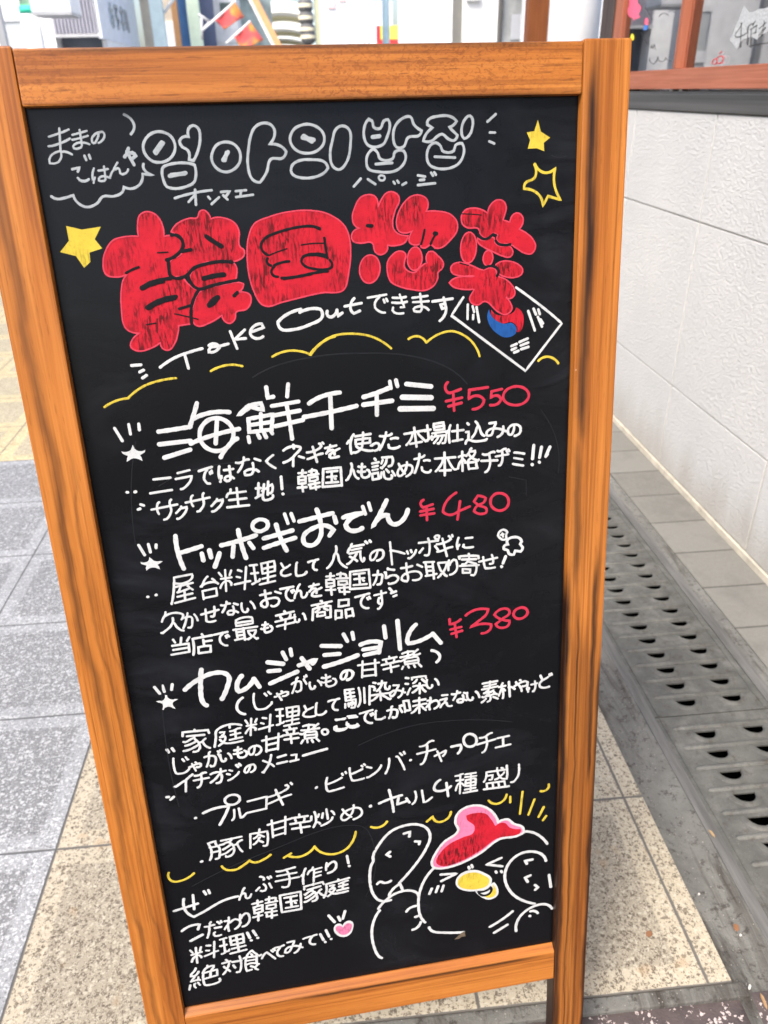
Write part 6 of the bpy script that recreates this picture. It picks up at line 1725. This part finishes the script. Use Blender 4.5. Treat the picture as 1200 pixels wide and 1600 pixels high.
# strip wall, mint post, brace
single('tan_wall', vpost(MB(), 222, 240, 17.8, 0, 4, .3), tan_, 'narrow tan wall between the lettered panel and the mint post', 'wall')
t = thing('mint_post', 'pale mint steel post with a white diagonal brace, left of the blue board', 'post', (ray(246, 35, 17.0).x, 17.0, 0))
hw = (ray(256, 35, 17).x - ray(236, 35, 17).x) / 2
MB().box((-hw, 0, 0), (hw, .2, 4.4), .02).build('shaft', mint, t)
bq = ray(275, 0, 17).x - t.location.x; bz0, bz1 = ray(250, 20, 17).z, ray(275, 0, 17).z
MB().rod((hw, .1, bz0), (bq * 1.7, .1, bz1 + .35), .03).build('brace', whitem, t)
t = thing('tan_shop', 'small tan shop front with pale goods between the mint post and the blue board', 'building', (ray(262, 35, 19).x, 19.0, 0))
a = ray(255, 35, 19).x - t.location.x; b = ray(270, 35, 19).x - t.location.x
MB().box((a - .3, .3, 0), (b + .5, 2.0, 4)).build('wall', tan_, t); MB().box((a, .26, 0), (b, .3, ray(262, 32, 19).z), .01).build('goods_window', whitem, t)
single('orange_post', vpost(MB(), 270, 279, 18.5, 0, 4, .15), orangew, 'thin orange brown post on the left edge of the blue board', 'post')
single('blue_board', vpost(MB(), 275, 299, 18.8, 0, 4, .12), bluep, 'tall blue board beside the pale green post', 'board')
single('green_post', vpost(MB(), 294, 313, 18.0, 0, 4.4, .2), pgreen, 'pale green post between the blue and the navy boards', 'post')
single('navy_board', vpost(MB(), 308, 335, 19.0, 0, 4, .12), navy, 'tall dark navy board right of the pale green post', 'board')
t = thing('white_kiosk', 'narrow white kiosk with a dark green window behind the red banners', 'kiosk', (ray(345, 35, 20).x, 20.0, 0))
a = ray(330, 35, 20).x - t.location.x; b = ray(372, 35, 20).x - t.location.x
MB().box((a, 0, 0), (b, 1.2, 4.2), .02).build('wall', P('kiosk_white', (0.900, 0.900, 0.891)), t); MB().box((a + .22, -.02, ray(345, 22, 20).z), (b - .05, 0.0, ray(345, 4, 20).z), .01).build('window', darkg, t); MB().box((a, -.03, ray(345, 66, 20).z), (b, -.001, ray(345, 44, 20).z), .004).build('shelf', whitem, t)
single('shop_interior', vpost(MB(), 366, 425, 21.5, 0, 4.2, .3), P('dim_shop_front', (0.324, 0.378, 0.351), var=.5, scale=3), 'dim grey green shop front behind the two red banners', 'building')
# red banners on slanting poles
q = NT('banner_print', .6, .3); vv_ = q.coord((3.2, 3.2, 3.2))
q.col(q.ramp(q.noise(vv_, 1.0, 2, .5, .5), [(0.36, (.74, .10, .10)), (0.48, (.72, .13, .13)), (0.56, (.78, .33, .07)), (0.66, (.80, .62, .35)), (0.74, (.35, .45, .12))], 'LINEAR')); bannerm = q.m
def banner(c4, pole, Y, label):
    t = thing('hanging_banner', label, 'banner', tuple(ray(c4[0][0], c4[0][1], Y)), 'red banners on slanting poles')
    o_ = t.location.copy()
    n = 8; vs = []; fs = []
    A, B_, C_, D2 = [ray(x, y, Y) - o_ for x, y in c4]
    for i in range(n + 1):
        for j in range(n + 1):
            u, v2 = i / n, j / n
            pnt = A * (1 - u) * (1 - v2) + B_ * u * (1 - v2) + C_ * u * v2 + D2 * (1 - u) * v2
            vs.append(pnt + Vector((0, .05 * math.sin(u * 5 + v2 * 2), 0)))
    for i in range(n):
        for j in range(n): a = i * (n + 1) + j; fs.append((a, a + 1, a + n + 2, a + n + 1))
    c = mesh_obj('cloth', vs, fs, bannerm, t, True)
    md = c.modifiers.new('thickness', 'SOLIDIFY'); md.thickness = .008
    MB().rod(ray(*pole[0], Y) - o_ + Vector((0, .03, 0)), ray(*pole[1], Y) - o_ + Vector((0, .03, 0)), .016).build('pole', whitem, t)
banner([(337, 32), (367, 3), (382, 26), (350, 46)], [(316, 47), (367, 2)], 13.5, 'upper left red and orange banner on a slanting white pole')
banner([(366, 57), (391, 34), (412, 62), (380, 82)], [(353, 68), (391, 33)], 13.0, 'lower right red and orange banner on a slanting white pole')
t = thing('banner_bracket', 'small grey metal bracket on the navy board below the upper banner', 'bracket', tuple(ray(316, 47, 13.9)))
o_ = t.location.copy(); k_ = MB()
for a, b in (((310, 22), (328, 34)), ((315, 28), (316, 62)), ((328, 34), (316, 47))): k_.rod(ray(*a, 13.9) - o_, ray(*b, 13.9) - o_, .018)
k_.build('bars', greyp, t)
# orange beam, arcade ribs, lanterns
t = thing('orange_beam', 'slanting orange beam in front of the arcade ribs', 'beam', tuple(ray(414, 35, 16)))
o_ = t.location.copy(); MB().bar(ray(392, -14, 16) - o_, ray(446, 92, 16) - o_, .11, .10, .01).build('beam', orangew, t); MB().bar(ray(384, -14, 16.1) - o_, ray(438, 92, 16.1) - o_, .05, .06, .006).build('pale_strip', whitem, t)
ribm = P('cream_rib', (0.900, 0.900, 0.837)); ribd = P('rib_underside', (0.675, 0.634, 0.378))
for i, (Yr, pyc, lab) in enumerate(((46, 10, 'highest'), (56, 36, 'second highest'), (68, 51, 'third highest'), (84, 62, 'lowest'))):
    cx = ray(437, pyc, Yr); Hc = cx.z; Wr = Yr * .052
    t = thing('arcade_rib', 'curved cream roof rib of the far arcade, the %s of the four ribs' % lab, 'arch', (cx.x, Yr, 0), 'cream ribs of the far arcade roof')
    n = 24; th = Yr * .0105; D2 = Yr * .05
    vs = []; fs = []
    for k in range(n + 1):
        a = math.pi * k / n
        for (rr, yy) in ((0, 0), (th, 0), (th, D2), (0, D2)):
            vs.append(((Wr + rr) * math.cos(a), yy, Hc - Wr * .55 + (Wr * .55 + rr) * math.sin(a) - th * .5))
    for k in range(n):
        for e in range(4): fs.append((k*4 + e, k*4 + (e + 1) % 4, k*4 + 4 + (e + 1) % 4, k*4 + 4 + e))
    mesh_obj('rib', vs, fs, ribm, t, False)
    for xl in (-Wr - th, Wr): MB().box((xl, 0, 0), (xl + th, D2, Hc - Wr * .55 - th * .5), .01).build('leg', ribm, t)
    vs = []; fs = []
    for k in range(n + 1):
        a = math.pi * k / n
        for yy in (D2, D2 * 2.2): vs.append((Wr * math.cos(a), yy, Hc - Wr * .55 + Wr * .55 * math.sin(a) - th * .5))
    for k in range(n): fs.append((k*2, k*2 + 1, k*2 + 3, k*2 + 2))
    c = mesh_obj('roof_sheet', vs, fs, ribd, t, True); md = c.modifiers.new('thickness', 'SOLIDIFY'); md.thickness = .05
lanp = P('dark_lantern_paper', (0.135, 0.135, 0.135)); lanb = P('pale_lantern_band', (0.837, 0.756, 0.540))
for i, (py, lab) in enumerate(((9, 'topmost'), (28, 'second from the top'), (46, 'third from the top'), (58, 'lowest'))):
    Yl = 15.0; c = ray(477 + i * 1.6, py, Yl); rr = .125
    t = thing('paper_lantern', 'dark paper lantern with a pale middle band, %s of the hanging stack' % lab, 'lantern', (c.x, Yl, c.z - .1), 'stack of dark paper lanterns')
    vs = []; fs = []; prof = ((.45, 0), (.7, .01), (.92, .045), (1.0, .07)); prof2 = ((1.0, .13), (.92, .155), (.7, .19), (.45, .2)); m_ = 20
    def lathe(pr, name, mm):
        vs = [(rr * r1 * math.cos(6.2832 * k / m_), rr * r1 * math.sin(6.2832 * k / m_), z) for r1, z in pr for k in range(m_)]
        fs = [(i1 * m_ + k, i1 * m_ + (k + 1) % m_, (i1 + 1) * m_ + (k + 1) % m_, (i1 + 1) * m_ + k) for i1 in range(len(pr) - 1) for k in range(m_)]
        return mesh_obj(name, vs, fs, mm, t, True)
    lathe(prof + prof2, 'lantern_body', lanp); lathe(((1.005, .075), (1.03, .1), (1.005, .125)), 'lantern_band', lanb)
    cp = MB(); cp.cyl((0, 0), rr * .5, -.012, .002, 16); cp.cyl((0, 0), rr * .5, .198, .214, 16); cp.build('cap', blackp, t)
t = thing('mint_post', 'pale mint and olive post right of the lantern stack', 'post', (ray(493, 35, 15.6).x, 15.6, 0))
a = [ray(x, 35, 15.6).x - t.location.x for x in (487, 492, 500)]
MB().box((a[0], 0, 0), (a[1], .15, 4.4), .01).build('mint_face', mint, t); MB().box((a[1] + .002, .02, 0), (a[2], .15, 4.4), .01).build('olive_face', olive, t)
# bright pale facade
t = thing('pale_facade', 'bright white shop facade with faint vertical strips beyond the lanterns', 'building', (ray(540, 35, 24).x, 24.0, 0))
a, b = ray(500, 35, 24).x - t.location.x, ray(581, 35, 24).x - t.location.x
MB().box((a, 0, 0), (b, 3, 5.5), .02).build('wall', P('facade_white', (0.900, 0.900, 0.900)), t)
fs_ = MB()
for k, x in enumerate((.52, .60, .70, .80, .88)): xx = a + (b - a) * x; fs_.box((xx, -.05, 0), (xx + .06, -.001, 5.4), .006)
fs_.build('vertical_strip', greyp and P('strip_grey', (0.783, 0.783, 0.769)), t)
pk = MB(); 
for x, z in ((.16, 2.9), (.38, 3.05)): xx = a + (b - a) * x; pk.box((xx, -.04, z), (xx + .2, -.001, z + .5), .004)
pk.build('pink_poster', P('faded_pink', (0.900, 0.608, 0.608)), t)
# red and yellow panel sign with blue pole in front
Ys = 30.0
a, b = ray(588, 40, Ys), ray(648, 64, Ys)
t = thing('street_banner', 'bright yellow panel with red left end and red lower edge behind the pale blue pole', 'sign', (a.x, Ys, 0))
wd = b.x - a.x
MB().box((0, 0, b.z + .06), (wd * .10, .06, a.z), .004).build('red_end', P('sign_red', (0.900, 0.041, 0.081)), t); MB().box((wd * .101, 0, b.z + .06), (wd, .06, a.z), .004).build('yellow_face', P('sign_yellow', (0.900, 0.837, 0.135)), t); MB().box((0, -.004, b.z - .1), (wd, .06, b.z + .058), .004).build('red_edge', P('sign_red_edge', (0.900, 0.068, 0.068)), t)
MB().rod((wd * .2, .1, 0), (wd * .2, .1, b.z + .3), .04).build('stand', greyp, t)
p = ray(603, 40, 26); single('blue_pole', MB().cyl((p.x, 26), .105, 0, 6, 24), P('pale_blue_paint', (0.702, 0.891, 0.900)), 'pale blue round pole in front of the yellow and red panel', 'pole')
p = ray(672, 40, 11); r_ = (ray(682, 40, 11).x - ray(662, 40, 11).x) / 2
single('mauve_pole', MB().cyl((p.x, 11), r_, 0, 5, 28), mauve, 'dark mauve grey pole at the left end of the white shop panels', 'pole')
# white shop panels on the right side of the street
t = thing('white_shop', 'white panelled shop front with a glass door left of the brown wooden post', 'building', (ray(732, 35, 8).x, 8.0, 0))
X0 = t.location.x
def seg(mb, a, b, Y, z0=0, z1=3.6, d=.08): aa, bb = ray(a, 35, Y).x - X0, ray(b, 35, Y).x - X0; return mb.box((aa, Y - 8, z0), (bb, Y - 8 + d, z1), .006)
seg(MB(), 680, 699, 8.3).build('panel', lav, t); seg(MB(), 699, 707, 8.15, d=.3).build('door_frame', whitem, t); seg(MB(), 707, 724, 8.35).build('panel', olive and P('warm_grey', (0.702, 0.675, 0.594)), t)
seg(MB(), 724, 782, 8.1).build('panel', P('cream_white', (0.900, 0.900, 0.878)), t); seg(MB(), 781, 785.5, 7.9, d=.1).build('door_frame', P('dark_bronze', (0.081, 0.078, 0.074)), t)
seg(MB(), 785.5, 826, 8.2).build('glass_door', P('door_glass', (0.459, 0.466, 0.446), .15, .3), t); seg(MB(), 817, 826, 8.05).build('door_frame', lav, t)
aa, bb = ray(797, 62, 8.19), ray(818, 22, 8.19); MB().box((aa.x - X0, .186, aa.z), (bb.x - X0, .195, bb.z), .001).build('paper_notice', paper, t)
aa, bb = ray(728, 2, 8.1), ray(750, -8, 8.1); MB().box((aa.x - X0, .06, aa.z), (bb.x - X0, .098, bb.z), .002).build('paper_notice', paper, t)
MB().box((ray(686, 35, 8.5).x - X0, .5, 0), (3.5, 4.0, 4.0)).build('wall', offw, t)
p = ray(842, 35, 5.9)
ow = wood('brown_post', 2, (.26, .085, .022), (.20, .06, .016), (.11, .03, .01), 21.0, fleck=.1, rough=.6, scale=.6)
single('wooden_post', vpost(MB(), 826, 862, 5.9, 0, 3.0, .12), ow, 'reddish brown wooden post behind the round white column', 'post')
p = ray(897, 35, 4.55); r_ = (ray(935, 35, 4.5).x - ray(857, 35, 4.5).x) / 2
t = thing('round_column', 'thick plain white round column beside the dark corner post of the shop', 'column', (p.x, 4.55, 0))
MB().cyl((0, 0), r_, 0, 3.2, 48).build('shaft', P('column_white', (0.900, 0.900, 0.900), .5), t); MB().cyl((0, 0), r_ * 1.12, 0, .12, 48, bev=.01).build('base', greyp, t)
# far end of the street and the shops opposite, which the window glass mirrors
t = thing('street_building', 'pale block closing the far end of the street', 'building', (6, 95, 0))
MB().box((-9, 0, 0), (4, 6, 9), .05).build('wall', P('far_wall', (0.900, 0.900, 0.900)), t)
wi = MB()
for k in range(5): wi.box((-8 + k * 2.3, -.05, 3.5), (-6.8 + k * 2.3, 0, 5), .02)
wi.build('window', P('far_glass', (0.405, 0.459, 0.513), .2), t)
t = thing('opposite_shop', 'long pale shop row on the left side of the street, beyond the left edge', 'building', (-4.6, 3.0, 0))
MB().box((-3, -4, 0), (0, 7.4, 4.2), .03).build('wall', whitem, t)
for k in range(4):
    y = -3.4 + k * 2.7
    w_ = MB(); w_.box((.001, y, .5), (.04, y + 1.9, 2.3), .01); fo = w_.build('shop_window', P('mirror_glass', (0.135, 0.162, 0.176), .1), t)
    aw = MB(); aw.prism([(.0, y - .1, 2.5), (.0, y - .1, 2.9), (.9, y - .1, 2.45)], (0, 2.1, 0)); aw.build('awning', (whitem, bluep, mint, beigep)[k], t)
